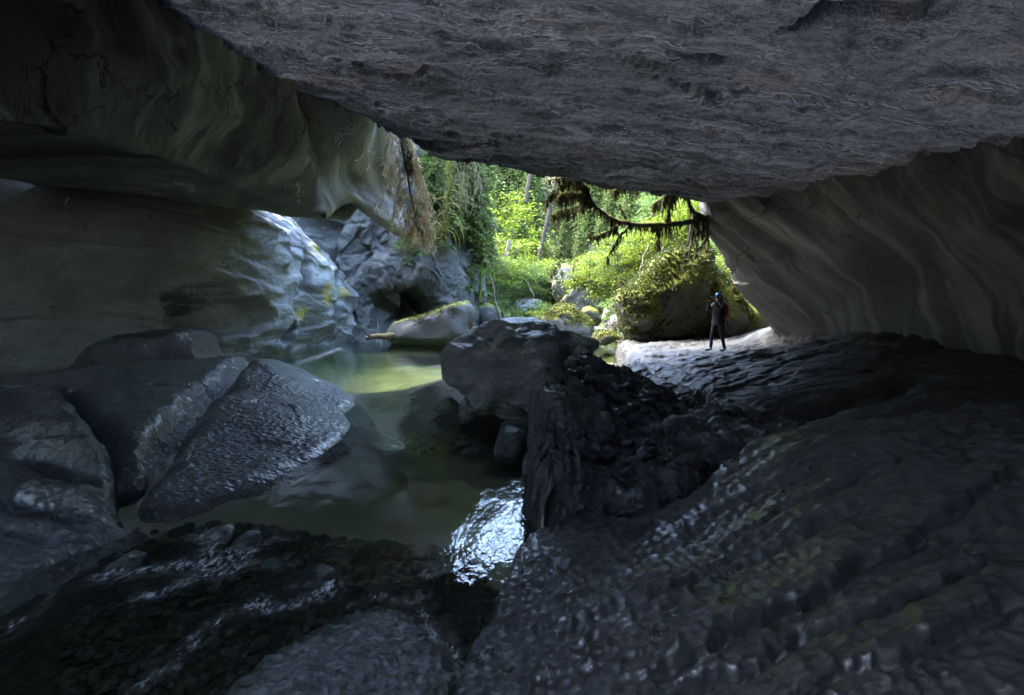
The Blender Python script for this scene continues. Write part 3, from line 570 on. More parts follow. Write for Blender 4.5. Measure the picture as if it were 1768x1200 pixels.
gravel_dim = np.maximum.reduce([sst(-.12, .12, sdA + .25 * fbm(X * 2, Y * 2, 2, 3)), sst(-.1, .1, sdB + .15 * fbm(X * 3, Y * 3, 2, 3)), .7 * sst(-.2, .3, sdC + .4 * fbm(X, Y, 2, 3)), sst(9.5, 14, Y) * (.62 + .2 * fbm(X * .8, Y * .8, 8, 3)), sst(25, 28, Y)])  # gravel areas; far pool bed also darkened in colour to dim its sunlit patch
Z = Z + .03 * fbm(X * 1.2, Y * 1.2, 2, 3) + gravel_dim * .02 * fbm(X * 9, Y * 9, 2, 3)
grid_obj('riverbed', np.stack([X, Y, Z], -1), M_BED.m, 'structure', {'gravel': gravel_dim})
# loose gravel on the bed (uncountable) plus single cobbles
rng = np.random.RandomState(5)
ico = bmesh.new(); bmesh.ops.create_icosphere(ico, subdivisions=1, radius=1); ico.verts.ensure_lookup_table()
IV = np.array([v.co[:] for v in ico.verts]); IF = np.array([[v.index for v in f.verts] for f in ico.faces]); ico.free()
def bed_z(x, y):
    return np.clip(tps(xy, zz, np.atleast_1d(x), np.atleast_1d(y), .05), -1.7, -.09)
pts = []
while len(pts) < 2500:
    px, py = rng.uniform(100, 900), rng.uniform(640, 1190)
    p = G(px, py); q = np.array([p[0]]), np.array([p[1]])
    if py < 860:
        if not (680 < px < 910 and 640 < py < 775): continue
        if poly_sd(*q, [G(a, b) for a, b in [(688, 690), (720, 660), (790, 640), (905, 690), (915, 780), (850, 775), (795, 745), (780, 720), (690, 728)]])[0] < 0: continue
    elif poly_sd(*q, [G(a, b) for a, b in [(150, 950), (300, 905), (480, 877), (560, 884), (690, 905), (800, 905), (880, 985), (850, 1190), (-100, 1195), (-100, 980)]])[0] < 0: continue
    pts.append(p[:2])
pts = np.array(pts); bz = bed_z(pts[:, 0], pts[:, 1])
V = []; Fc = []
for i, (p, z) in enumerate(zip(pts, bz)):
    r = .022 * rng.lognormal(0, .45); ax = r * rng.uniform(.7, 1.4, 3) * [1.2, 1, .6]; a = rng.uniform(0, 6.28); ca, sa = math.cos(a), math.sin(a)
    v = IV * ax * rng.uniform(.85, 1.15, (len(IV), 1)); v = np.stack([v[:, 0] * ca - v[:, 1] * sa, v[:, 0] * sa + v[:, 1] * ca, v[:, 2]], 1)
    V.append(v + [p[0], p[1], z + .3 * r]); Fc.append(IF + i * len(IV))
M_PEB = NT('pebbles')
def _peb():
    t = M_PEB; f = t.noise(t.coord(), 14, 2, .5); g = t.noise(t.coord(), 60, 4, .6)
    c = t.ramp(f, [(.3, (.018, .018, .017)), (.48, (.04, .039, .036)), (.62, (.085, .070, .052)), (.75, (.10, .105, .105))])
    return t.out(t.bsdf(c, .6, .4, t.bump(g, .004)))
_peb()
me = raw_mesh('river_gravel', np.concatenate(V), np.concatenate(Fc)); me.materials.append(M_PEB.m)
o = link(bpy.data.objects.new('river_gravel', me)); o['kind'] = 'stuff'; tag(o, 'dark brown gravel lying under the shallow water', 'gravel')

# water: thin clear surface, tinted, with ripples and broken white water; some ripple highlights painted white
def wm():
    t = NT('river_water'); g = t.n('NewGeometry'); sx = t.coord()
    n1 = t.noise(t.coord((1, .45, 1), (0, 0, .5)), 5.0, 4, .55, .4); n2 = t.noise(t.coord((1, .5, 1), (0, 0, .5)), 24, 3, .5)
    rip = t.attr('ripple')
    h = t.math('ADD', t.math('MULTIPLY', n1, 1.0), t.math('MULTIPLY', n2, .22))
    h = t.math('MULTIPLY', h, rip)
    nrm = t.bump(h, .055, 1.0)
    fr = t.n('Fresnel'); fr.inputs['IOR'].default_value = 1.33; t.t.links.new(nrm, fr.inputs['Normal'])
    gl = t.n('BsdfGlossy'); gl.inputs['Roughness'].default_value = .03; gl.inputs['Color'].default_value = (1, 1, 1, 1); t.t.links.new(nrm, gl.inputs['Normal'])
    tr = t.n('BsdfTransparent'); t.t.links.new(t.ramp(t.math('MULTIPLY', t.attr('depth'), .5), [(0., (.97, .98, .96)), (.25, (.77, .84, .68)), (.5, (.56, .67, .42)), (.85, (.20, .29, .13))]), tr.inputs['Color'])
    mx = t.n('MixShader'); t.t.links.new(fr.outputs[0], mx.inputs[0]); t.t.links.new(tr.outputs[0], mx.inputs[1]); t.t.links.new(gl.outputs[0], mx.inputs[2])
    fo = t.bsdf((.75, .79, .80), .5, .4, nrm)
    fm = t.math('MULTIPLY', t.attr('foam_glint'), t.ramp(t.noise(t.coord((1, .4, 1), (0, 0, .5)), 34, 6, .8), [(.46, 0.0), (.60, 1.0)]))
    m2 = t.n('MixShader'); t.t.links.new(fm, m2.inputs[0]); t.t.links.new(mx.outputs[0], m2.inputs[1]); t.t.links.new(fo, m2.inputs[2])
    return t.out(m2.outputs[0])
M_WATER = wm()
X, Y = polar(-86, 26, 270, 1.5, 60, 300, (0, -.8))
fast = sst(-.3, .9, poly_sd(X, Y, [G(a, b) for a, b in [(-200, 1000), (180, 950), (350, 900), (480, 930), (600, 990), (640, 1010), (520, 1070), (380, 1195), (-200, 1400)]]))
up = sst(25, 27, Y)
lft = sst(11, 13, Y) * sst(-7, -9, X)
flow = fbm(X * 1.2 + .8 * Y, Y * 2.4 - .6 * X, 3, 4, .6)
Z = river_z(Y) + .022 * fast * flow + .012 * fast * fbm(X * 5, Y * 3, 1, 3, .5, True) + .004 * fbm(X * 3, Y * 2, 1, 3) + .05 * up * fbm(X * 1.5, Y * 1.2, 1, 4)
foam_glint = np.zeros_like(X)  # white water, plus pool ripple highlights painted in as white lines
for pts, wd, st in (([(180, 1000), (250, 990), (330, 975), (400, 965), (430, 950)], .10, .9), ([(345, 925), (365, 945), (350, 965), (390, 985)], .08, .9), ([(250, 1040), (310, 1010), (380, 985), (430, 975)], .07, .8), ([(310, 1105), (350, 1080), (380, 1072)], .05, .7), ([(250, 1190), (300, 1140), (360, 1095)], .05, .5), ([(440, 1048), (500, 1045), (560, 1030), (585, 1005)], .06, .9), ([(20, 1085), (60, 1050), (90, 1020)], .05, .5), ([(500, 640), (520, 625), (560, 612), (590, 600)], .22, .45), ([(620, 756), (650, 748), (680, 748), (715, 770)], .03, .6), ([(735, 636), (770, 630), (800, 628)], .10, .45), ([(60, 655), (130, 645), (190, 640)], .3, .6), ([(850, 720), (880, 735), (905, 740)], .07, .5), ([(735, 1052), (760, 1100), (796, 1155)], .03, .8), ([(600, 1035), (660, 1032), (720, 1043)], .03, .6), ([(1035, 548), (1050, 560), (1075, 580)], .8, .9), ([(1030, 565), (1045, 575)], .6, .8), ([(800, 568), (830, 560), (850, 556)], .5, .7), ([(275, 862), (430, 832), (510, 800), (590, 745)], .02, .5)):
    q = np.array([G(a, b, .1 if b < 590 else 0) for a, b in pts]); d, p, _ = seg_dist(X + .1 * fbm(X * 3, Y * 3, 1, 2), Y + .1 * fbm(X * 3, Y * 3, 5, 2), q)
    foam_glint = np.maximum(foam_glint, st * np.exp(-(d / wd) ** 2))
foam_glint = np.maximum(foam_glint, up * sst(.1, .7, fbm(X * .6, Y * .5, 9, 3)) * .9)
rip = .07 + .55 * fast + .55 * up + .24 * np.exp(-(seg_dist(X, Y, [G(900, 760), G(880, 860), G(850, 960)])[0] / .35) ** 2) + .12 * sst(12, 18, Y) + .4 * lft
grid_obj('river', np.stack([X, Y, Z], -1), M_WATER, 'structure', {'foam_glint': foam_glint, 'ripple': np.clip(rip, 0, 1.2), 'depth': np.clip(river_z(Y) - np.clip(tps(xy, zz, X, Y, .05), -1.7, -.09), 0, 2)})

# gorge ground beyond the cave: one sheet running far up the valley and round the back of the hill
M_GROUND = NT('forest_floor')
def _gr():
    t = M_GROUND; n = t.noise(t.coord(), .8, 6, .65); f = t.noise(t.coord(), 9, 6, .7)
    c = t.ramp(n, [(.35, (.045, .036, .022)), (.5, (.05, .062, .018)), (.65, (.075, .10, .022))])
    c = t.mix(.4, c, t.ramp(f, [(.35, (.03, .024, .015)), (.65, (.08, .10, .03))]))
    return t.out(t.bsdf(c, .9, .15, t.bump(f, .06)))
_gr()
X, Y = np.meshgrid(np.concatenate([np.linspace(-110, -20, 30, endpoint=False), np.linspace(-20, 24, 130), np.linspace(25, 110, 30)]), np.concatenate([np.linspace(26.5, 60, 110), np.linspace(61, 150, 40)]), indexing='xy')
grid_obj('gorge_ground', np.stack([X, Y, gorge_z(X, Y)], -1), M_GROUND.m, 'structure')
X, Y = np.meshgrid(np.linspace(3, 60, 120), np.linspace(18.8, 26.6, 60), indexing='xy')
Zr = np.maximum(gorge_z(X, np.maximum(Y, 20)), 0) + 0.02
Zr = np.where(X < 5, Zr - .5 * (5 - X), Zr) + .25 * sst(.2, 2, X - 5.5) * fbm(X * .8, Y * .8, 3, 3)
grid_obj('gorge_bank', np.stack([X, Y, Zr], -1), M_GROUND.m, 'structure')

# ------------------------------------------------------------------ cliff on the left, outside the mouth
M_CLIFF = rock('cliff_rock', (.035, .038, .035), (.07, .073, .067), (.12, .123, .112), bump=.05, rough=(.5, .8), sc=.9, moss=(-.02, (.045, .055, .012), (.14, .15, .02), 1.6))
ctrl = [
    [(-12.5, 25, 14, 0), (600, 380, 26), (590, 440, 26.5), (600, 500, 26.2), (620, 560, 26), (630, 605, 26)],
    [(-9, 24, 15, 0), (640, 330, 25.2), (645, 420, 26), (650, 490, 26), (660, 540, 27), (655, 600, 26.6)],
    [(-7, 23.6, 15, 0), (690, 300, 25), (690, 410, 25.8), (690, 480, 25.8), (688, 520, 26.6), (685, 600, 27.6)],
    [(-5, 24.5, 15, 0), (735, 300, 26), (735, 400, 26.2), (735, 470, 26.0), (730, 520, 26.6), (725, 600, 27.4)],
    [(-4.2, 26.5, 14, 0), (775, 330, 27.6), (775, 410, 27.2), (780, 470, 26.8), (775, 515, 27.0), (770, 600, 27.6)],
    [(-3.4, 29, 13, 0), (805, 340, 30), (808, 420, 29.4), (812, 480, 28.6), (812, 530, 28.4), (808, 600, 28.6)],
    [(-3.2, 34, 11, 0), (812, 350, 34), (818, 430, 33), (824, 480, 32), (826, 530, 31), (822, 600, 31)],
    [(-6, 42, 12, 0), (800, 370, 40), (806, 440, 40), (812, 480, 40), (815, 530, 40), (812, 580, 40)]]
P = sheet_pts(ctrl, 220, 180); N = normals(P); x, y, z = P[..., 0], P[..., 1], P[..., 2]
sg = 1 if np.median((N * (np.array([0, 0, CAMZ]) - P)).sum(-1)) > 0 else -1
a = x * .9 + y * .7; f1, f2, cid = worley(a * .75 + .25 * fbm(a, z, 0, 2), z * .55 + .3 * a + .25 * fbm(a, z, 6, 2), 7)
g1, g2, gid = worley(a * 1.9, z * 1.5 - .5 * a, 17)
wa, wz_ = a + .3 * fbm(a * .7, z * .7, 0, 3), z + .3 * fbm(a * .7, z * .7, 6, 3)
dsp = .35 * facet(wa * .42, wz_ * .36 + .25 * wa, 7, .8, .45) + .7 * chips(wa * .5, wz_ * .4 - .2 * wa, 77) + .3 * chips(wa * 1.2, wz_ * .9 - .4 * wa, 87) + .08 * facet(wa * 2.6, wz_ * 2.2, 27, .8, .4) + .05 * fbm(a * 3, z * 3, 1, 3)
c0 = W(690, 538, 26.5); q = ((y - c0[1]) / 1.4) ** 2 + ((z - c0[2]) / .8) ** 2 + ((x - c0[0]) / 1.2) ** 2
dsp -= 1.3 * np.exp(-q)
P = P + N * (dsp * sg)[..., None]
grid_obj('gorge_cliff_left', P, M_CLIFF, 'structure', flip=sg < 0)
# dark broken rock in the recess between overhang and cliff
ctrl = [
    [(400, 230, 26), (420, 330, 26), (430, 400, 26), (440, 480, 26), (450, 600, 26.4)],
    [(500, 230, 26), (510, 330, 26), (530, 420, 26), (545, 500, 26.2), (560, 600, 26.4)],
    [(570, 230, 25.5), (585, 350, 25.5), (600, 430, 26), (610, 500, 26.4), (625, 600, 26.4)],
    [(630, 230, 25.6), (640, 370, 25.6), (650, 430, 26.2), (650, 500, 26.6), (650, 600, 26.8)],
    [(690, 250, 26), (690, 390, 26.5), (690, 440, 26.4), (690, 500, 26.8), (690, 600, 27.6)]]
P = sheet_pts(ctrl, 150, 140); N = normals(P); x, y, z = P[..., 0], P[..., 1], P[..., 2]
sg = 1 if np.median((N * (np.array([0, 0, CAMZ]) - P)).sum(-1)) > 0 else -1
q_ = y * .9 + x * .6
P = P + N * (sg * (.8 * facet(q_ * .5, z * .45 + .3 * q_, 23, .8, .4) + .3 * facet(q_ * 1.2, z * 1.1 - .3 * q_, 33, .8, .4) + .08 * fbm(x * 2, y * 2, z * 2, 3)))[..., None]
grid_obj('gorge_recess_rock', P, M_CLIFF, 'structure', {'streak': np.zeros(P.shape[:2]), 'stain_shade': np.full(P.shape[:2], .2)}, flip=sg < 0)

# ------------------------------------------------------------------ boulders
def ico_dirs(sub):
    b = bmesh.new(); bmesh.ops.create_icosphere(b, subdivisions=sub, radius=1); b.verts.ensure_lookup_table()
    V = np.array([v.co[:] for v in b.verts]); Fv = np.array([[v.index for v in f.verts] for f in b.faces]); b.free(); return V, Fv
ICO = {k: ico_dirs(k) for k in (3, 4, 5, 6)}
def boulder(name, outline, d, thick, mat, label, cat='boulder', sub=5, rough=.08, facet=.0, box=.75, seed=0, group=None, scl=0.0, dents=(), lean=0.0, centre=None, chip=0.0):
    """closed boulder: outline traced in pixels at distance d, its own thickness in metres"""
    pts = np.array([W(a, b, d) for a, b in outline]); c = pts.mean(0) if centre is None else W(*centre, d)
    rel = pts - c; th = np.arctan2(rel[:, 2], rel[:, 0]); n = len(pts)
    D, Fv = ICO[sub]
    ang = np.arctan2(D[:, 2], D[:, 0]); rr = np.zeros(len(D)); dirs = np.stack([np.cos(ang), np.sin(ang)], 1)
    for i in range(n):
        p = rel[i, [0, 2]]; e = rel[(i + 1) % n, [0, 2]] - p
        den = dirs[:, 0] * e[1] - dirs[:, 1] * e[0]; den = np.where(abs(den) < 1e-9, 1e-9, den)
        t = (p[0] * e[1] - p[1] * e[0]) / den; u = (p[0] * dirs[:, 1] - p[1] * dirs[:, 0]) / den
        ok = (t > 0) & (u >= 0) & (u <= 1); rr = np.where(ok, np.maximum(rr, t), rr)
    rho = np.sqrt(D[:, 0] ** 2 + D[:, 2] ** 2); q = rho ** box
    V = np.stack([dirs[:, 0] * rr * q, np.sign(D[:, 1]) * np.abs(D[:, 1]) ** box * thick, dirs[:, 1] * rr * q], 1)
    V[:, 1] += lean * V[:, 2]
    size = max(np.ptp(V[:, 0]), np.ptp(V[:, 2]))
    Vn = unit(V / np.array([1, max(thick / size * 2, .3), 1])); k = 2.0 / size
    r2 = np.random.RandomState(seed)
    if facet:
        for _ in range(16):
            nv_ = unit(r2.normal(size=3)); h = (V @ nv_); lim = h.max() * r2.uniform(.72, .95); ov = np.clip(h - lim, 0, None)
            V -= facet * ov[:, None] * nv_
    s = seed * 3.7
    edge = 1 - .75 * sst(.9, 1.0, rho)                       # keep the traced outline
    dd = rough * size * (.6 * fbm(V[:, 0] * k + s, V[:, 1] * k, V[:, 2] * k, 4) + .25 * fbm(V[:, 0] * k * 3 + s, V[:, 1] * k * 3, V[:, 2] * k * 3, 3, .5, True)) * edge
    if scl:
        f1, f2, _ = worley(V[:, 0] / scl + V[:, 1] * 3, V[:, 2] / scl / .7, seed); dd += scl * .16 * (np.minimum(f1, 1) ** 2 * 2 - .6)
    if chip: dd += chip * size * (chips(V[:, 0] * k * 1.6 + V[:, 1] * k, V[:, 2] * k * 2.2 + .6 * V[:, 1] * k, seed) + .4 * chips(V[:, 0] * k * 4 + V[:, 1] * k * 2, V[:, 2] * k * 5 + V[:, 1] * k, seed + 9)) * edge
    V = V + Vn * dd[:, None]
    for (px, py, r, dep) in dents:
        pc = W(px, py, d) - c; qd = np.sqrt(((V[:, 0] - pc[0]) / r[0]) ** 2 + ((V[:, 2] - pc[2]) / r[1]) ** 2)
        V[:, 1] += np.where(V[:, 1] < 0, dep * sst(1, .3, qd), 0)
    me = raw_mesh(name, V, Fv); me.materials.append(mat)
    o = link(bpy.data.objects.new(name, me)); o.location = c
    return tag(o, label, cat, group)
M_BMOSS = rock('mossy_boulder_rock', (.035, .035, .03), (.07, .07, .063), (.11, .11, .10), bump=.03, sc=1.3, moss=(.22, (.06, .062, .010), (.17, .17, .020), 1.5))
M_BMOSS2 = rock('half_mossy_boulder_rock', (.03, .031, .029), (.055, .057, .053), (.09, .09, .082), bump=.05, sc=1.1, moss=(.0, (.065, .066, .015), (.15, .148, .028), 1.4))
M_BPALE = rock('pale_boulder_rock', (.22, .22, .21), (.36, .36, .35), (.5, .5, .48), bump=.02, sc=1.2, moss=(-.22, (.09, .10, .02), (.18, .18, .03)))
M_BFAR = rock('forest_boulder_rock', (.055, .055, .045), (.10, .098, .08), (.15, .145, .115), bump=.05, sc=.9, moss=(.12, (.06, .075, .012), (.17, .17, .03), 1.1))
M_BIGMOSS = rock('moss_hung_rock', (.022, .023, .017), (.045, .044, .033), (.08, .075, .054), bump=.06, sc=.9, moss=(.42, (.035, .045, .006), (.13, .145, .012), 1.1))
boulder('dark_boulder', [(742, 602), (752, 588), (790, 573), (832, 568), (868, 556), (905, 551), (942, 557), (978, 570), (1012, 583), (1033, 587), (1034, 598), (1008, 610), (985, 640), (972, 665), (968, 705), (930, 718), (892, 712), (850, 694), (815, 684), (800, 655), (772, 628)], 10.0, 1.25, M_MIDB, 'undercut dark grey boulder with a pointed snout over the pool', sub=6, rough=.11, box=.62, facet=.7, seed=3, scl=.11, chip=.09, dents=((860, 605, (.7, .35), .28), (975, 625, (.45, .5), .35), (930, 590, (.5, .2), .2)), lean=.55, centre=(890, 632))
boulder('long_mossy_boulder', [(674, 568), (682, 556), (702, 549), (728, 546), (748, 540), (770, 530), (790, 521), (806, 518), (816, 530), (826, 550), (834, 572), (836, 600), (760, 606), (700, 604), (678, 600), (672, 585)], 24.6, 1.3, M_BMOSS2, 'long angular grey boulder with a yellow moss crest across the pool', sub=5, rough=.035, facet=.85, box=.6, seed=5, chip=.07)
boulder('yellow_moss_boulder', [(928, 570), (935, 548), (950, 533), (968, 526), (986, 528), (1005, 542), (1022, 556), (1030, 572), (1028, 590), (985, 600), (940, 595)], 25.5, 1.2, M_BMOSS, 'rounded boulder blanketed in bright yellow moss behind the dark undercut boulder', sub=5, rough=.06, box=.7, seed=8, facet=.5, chip=.07)
boulder('pale_river_boulder', [(880, 545), (882, 525), (895, 515), (915, 513), (934, 518), (942, 532), (940, 548), (910, 552)], 40, 1.4, M_BPALE, 'bright bleached river boulder in the sunlit gorge', sub=4, rough=.07, seed=9, facet=.7, chip=.07)
boulder('flat_mossy_rock', [(812, 545), (818, 525), (836, 520), (862, 532), (884, 552), (880, 562), (830, 562), (812, 560)], 30, .9, M_BMOSS2, 'flat sloping rock with a moss patch against the foot of the cliff', sub=4, rough=.06, seed=11, facet=.8)
boulder('gorge_boulder', [(944, 500), (948, 478), (956, 460), (972, 452), (990, 456), (1006, 470), (1010, 495), (1006, 520), (985, 532), (955, 525)], 39, 2.0, M_BFAR, 'large upright grey boulder with a brown mossy cap among the gorge shrubs', sub=5, rough=.07, seed=13, facet=.9, box=.6, chip=.07)
boulder('leaning_gorge_boulder', [(965, 525), (985, 500), (1010, 492), (1030, 490), (1046, 508), (1058, 528), (1052, 546), (1015, 548), (980, 545)], 36.5, 2.0, M_BFAR, 'squat moss-edged boulder leaning on the upright grey one', sub=5, rough=.08, seed=15, facet=.8, chip=.07)
boulder('small_yellow_rock', [(1000, 545), (1006, 532), (1018, 528), (1034, 536), (1040, 546), (1030, 552), (1008, 552)], 34, .8, M_BMOSS, 'small moss-topped rock just behind the yellow moss boulder', sub=4, seed=16, facet=.6)
boulder('arched_rock', [(1012, 545), (1022, 538), (1036, 536), (1044, 542), (1042, 556), (1030, 560), (1015, 556)], 40, .7, M_BMOSS2, 'low arched rock with a mossy rim beside the seated person', sub=4, seed=17, facet=.5)
boulder('stream_rock', [(1024, 584), (1030, 573), (1044, 570), (1060, 574), (1068, 580), (1060, 588), (1044, 596), (1028, 594)], 23, .9, M_BMOSS, 'low dark rock with vivid moss patches in the rapids', sub=4, seed=18, facet=.4)
boulder('bank_rock', [(1038, 548), (1046, 530), (1056, 522), (1068, 530), (1072, 556), (1068, 572), (1048, 572)], 31, .8, M_BFAR, 'tan rock at the edge of the moss-hung block', sub=4, seed=19, facet=.7)
boulder('round_grey_rock', [(1050, 560), (1052, 548), (1062, 542), (1074, 546), (1078, 560), (1070, 568), (1056, 568)], 29, .5, M_BPALE, 'small round grey rock beside the rapids', sub=4, seed=20)
boulder('moss_hung_block', [(1060, 520), (1068, 508), (1096, 492), (1118, 470), (1132, 448), (1158, 430), (1188, 414), (1210, 420), (1222, 450), (1226, 500), (1230, 560), (1228, 610), (1150, 612), (1100, 606), (1086, 590), (1072, 560)], 20.5, 1.9, M_BIGMOSS, 'huge block draped in dark green moss behind the standing photographer', sub=5, rough=.10, seed=21, facet=.9, box=.58, chip=.03)
boulder('leaning_moss_slab', [(1206, 428), (1220, 432), (1240, 462), (1264, 500), (1284, 538), (1292, 580), (1288, 606), (1240, 606), (1226, 560), (1216, 500)], 19.2, .8, M_BIGMOSS, 'narrow mossy slab leaning between the moss-hung block and the cave wall', sub=5, rough=.05, seed=22, facet=.6, box=.6, chip=.07)
boulder('rim_rock', [(1268, 540), (1282, 520), (1310, 530), (1350, 560), (1365, 600), (1340, 612), (1275, 608)], 19.3, .9, M_BIGMOSS, 'dark mossy rock tucked behind the foot of the leaning cave wall', sub=5, rough=.06, seed=23, facet=.6, box=.6)
boulder('low_bank_rock', [(150, 640), (172, 610), (200, 588), (250, 574), (310, 566), (348, 566), (360, 580), (370, 612), (380, 640), (260, 660)], 13.6, 1.2, M_DARK, 'low dark rock lying behind the grey bank slab', sub=5, rough=.04, seed=24, box=.6, facet=.4, chip=.07)
boulder('shard_rock', [(792, 702), (800, 688), (812, 680), (822, 674), (830, 690), (832, 706), (815, 716), (796, 714)], 9.3, .16, M_SLAB, 'small pointed grey shard standing in the shallows under the dark boulder', 'rock', sub=4, rough=.07, seed=25, facet=.8)
boulder('sunken_flat_rock', [(748, 706), (758, 692), (775, 686), (792, 694), (796, 712), (770, 718)], 9.6, .25, rock('sunken_rock', (.10, .11, .07), (.16, .17, .11), (.2, .21, .14)), 'flat olive stone just breaking the surface left of the pointed shard', 'rock', sub=4, seed=26, facet=.6)
boulder('wet_black_rock', [(852, 775), (858, 750), (872, 740), (892, 736), (910, 742), (916, 770), (900, 790), (872, 800), (856, 795)], 7.2, .30, M_DARK, 'wet black double stone sitting in the bright ripple beside the ridge', 'rock', sub=5, rough=.09, seed=27, facet=.7)
boulder('wet_black_stone', [(862, 740), (872, 728), (892, 726), (914, 734), (916, 750), (890, 756), (866, 752)], 7.9, .28, M_DARK, 'flat black stone just upstream of the double stone', 'rock', sub=4, rough=.07, seed=28, facet=.6)
boulder('little_dark_stone', [(888, 712), (893, 703), (905, 702), (911, 712), (902, 719), (890, 719)], 8.9, .14, M_DARK, 'little dark stone between the boulder and the ridge', 'rock', sub=4, seed=29, facet=.6)
boulder('stream_stone', [(470, 1040), (490, 1000), (530, 988), (570, 982), (586, 990), (580, 1010), (550, 1030), (500, 1046)], 3.95, .22, M_DARK, 'black wet stone splitting the stream above the dimpled dome', 'rock', sub=5, rough=.06, seed=31, facet=.8)
boulder('stream_slab_stone', [(352, 940), (358, 918), (372, 908), (396, 908), (404, 925), (400, 942), (370, 946)], 4.6, .16, M_SLAB, 'square grey stone with white water breaking over it', 'rock', sub=4, rough=.05, seed=32, facet=.9)
boulder('glossy_stream_stone', [(404, 960), (408, 930), (422, 920), (442, 922), (450, 945), (440, 962)], 4.45, .14, M_DARK, 'glossy black stone with a bright wet top right of the square stone', 'rock', sub=4, rough=.06, seed=33, facet=.7)
boulder('submerged_stone', [(190, 985), (200, 965), (225, 955), (250, 958), (246, 975), (215, 990)], 4.2, .14, M_SLAB, 'grey stone under the stream by the left bank', 'rock', sub=4, rough=.06, seed=34, facet=.8)
boulder('crevice_stone', [(188, 862), (192, 836), (212, 822), (240, 826), (252, 850), (238, 868), (205, 872)], 5.6, .22, M_DARK, 'dark stone wedged at the mouth of the left bank crevice', 'rock', sub=4, rough=.07, seed=35, facet=.8)
# moss tufts growing on the mossy rocks
def moss_fuzz(o, n, mats, ln, wd, up=.0, seed=1, hang=.5):
    r = np.random.RandomState(seed); me = o.data; V = np.zeros(len(me.vertices) * 3, np.float32); me.vertices.foreach_get('co', V); V = V.reshape(-1, 3)
    N = np.zeros(len(me.vertices) * 3, np.float32); me.vertices.foreach_get('normal', N); N = N.reshape(-1, 3)
    f = N[:, 2] * .7 + .9 * fbm(V[:, 0] * 1.1 + seed, V[:, 1] * 1.1, V[:, 2] * 1.1, 4) - up; ok = np.where(f > 0)[0]; i = r.choice(ok, n)
    b = V[i] + r.normal(0, .02, (n, 3)); d = unit(N[i] * .7 + r.normal(size=(n, 3)) * .6 - [0, 0, hang]); q = unit(np.cross(d, r.normal(size=(n, 3))))
    m = MB(); l = ln * r.uniform(.5, 1.5, n); m.leaves(b - N[i] * ln * .15, d, q, l, l * wd); return m.build('moss', mats, o)
M_MTUFT = leafmat('moss_tuft', (.022, .030, .006), (.050, .062, .009), (.11, .125, .014), .3, 1.2); M_YTUFT = leafmat('yellow_moss_tuft', (.05, .052, .009), (.10, .10, .014), (.17, .165, .018), .3, 2.0)
for nm, n, mt, ln, up in (('moss_hung_block', 40000, M_MTUFT, .085, -.3), ('leaning_moss_slab', 12000, M_MTUFT, .09, -.1), ('yellow_moss_boulder', 5000, M_YTUFT, .10, .15), ('long_mossy_boulder', 3500, M_YTUFT, .08, .45), ('gorge_boulder', 2500, M_MTUFT, .18, .3), ('leaning_gorge_boulder', 2500, M_MTUFT, .18, .25), ('stream_rock', 1200, M_YTUFT, .09, .2), ('flat_mossy_rock', 1500, M_YTUFT, .09, .35)):
    moss_fuzz(bpy.data.objects[nm], n, mt, ln, .28, up, len(nm))
# single cobbles in the shallows
cob = []
for k in range(6):
    D, Fv = ICO[3]; r2 = np.random.RandomState(90 + k); V = D * np.array([1.2, 1, .6]) * r2.uniform(.85, 1.15, 3)
    for _ in range(7):
        nv_ = unit(r2.normal(size=3)); h = V @ nv_; ov = np.clip(h - h.max() * .78, 0, None); V = V - .8 * ov[:, None] * nv_
    V = V * (1 + .06 * fbm(V[:, 0] * 2, V[:, 1] * 2, V[:, 2] * 2 + k, 2))[:, None]
    me = raw_mesh('cobble', V, Fv); me.materials.append(M_PEB.m if k % 2 else M_DARK); cob.append(me)
rng = np.random.RandomState(12); nC = 0
edgeB = [(300, 908), (380, 892), (480, 880), (560, 886), (640, 898), (690, 908), (760, 912), (800, 908)]
spots = [(np.interp(t, np.linspace(0, 1, 8), [a for a, b in edgeB]), np.interp(t, np.linspace(0, 1, 8), [b for a, b in edgeB]) + rng.uniform(-5, 14), rng.uniform(.05, .085)) for t in np.linspace(0, 1, 60)]
spots += [(rng.uniform(180, 860), rng.uniform(900, 1000), rng.uniform(.03, .06)) for _ in range(110)] + [(rng.uniform(720, 860), rng.uniform(1000, 1140), rng.uniform(.03, .055)) for _ in range(35)] + [(rng.uniform(700, 900), rng.uniform(665, 745), rng.uniform(.04, .08)) for _ in range(40)]
for (a, b, r) in spots:
    if a < 700 and b > 1010: continue
    p = G(a, b); z = float(bed_z(p[0], p[1])[0])
    o = link(bpy.data.objects.new('cobble', cob[rng.randint(6)])); o.location = (p[0], p[1], z + .25 * r); o.rotation_euler = (rng.uniform(-.3, .3), rng.uniform(-.3, .3), rng.uniform(0, 6.28)); o.scale = (r, r, r)
    tag(o, 'rounded dark cobble lying under the shallow clear water', 'cobble', 'cobbles in the shallows')
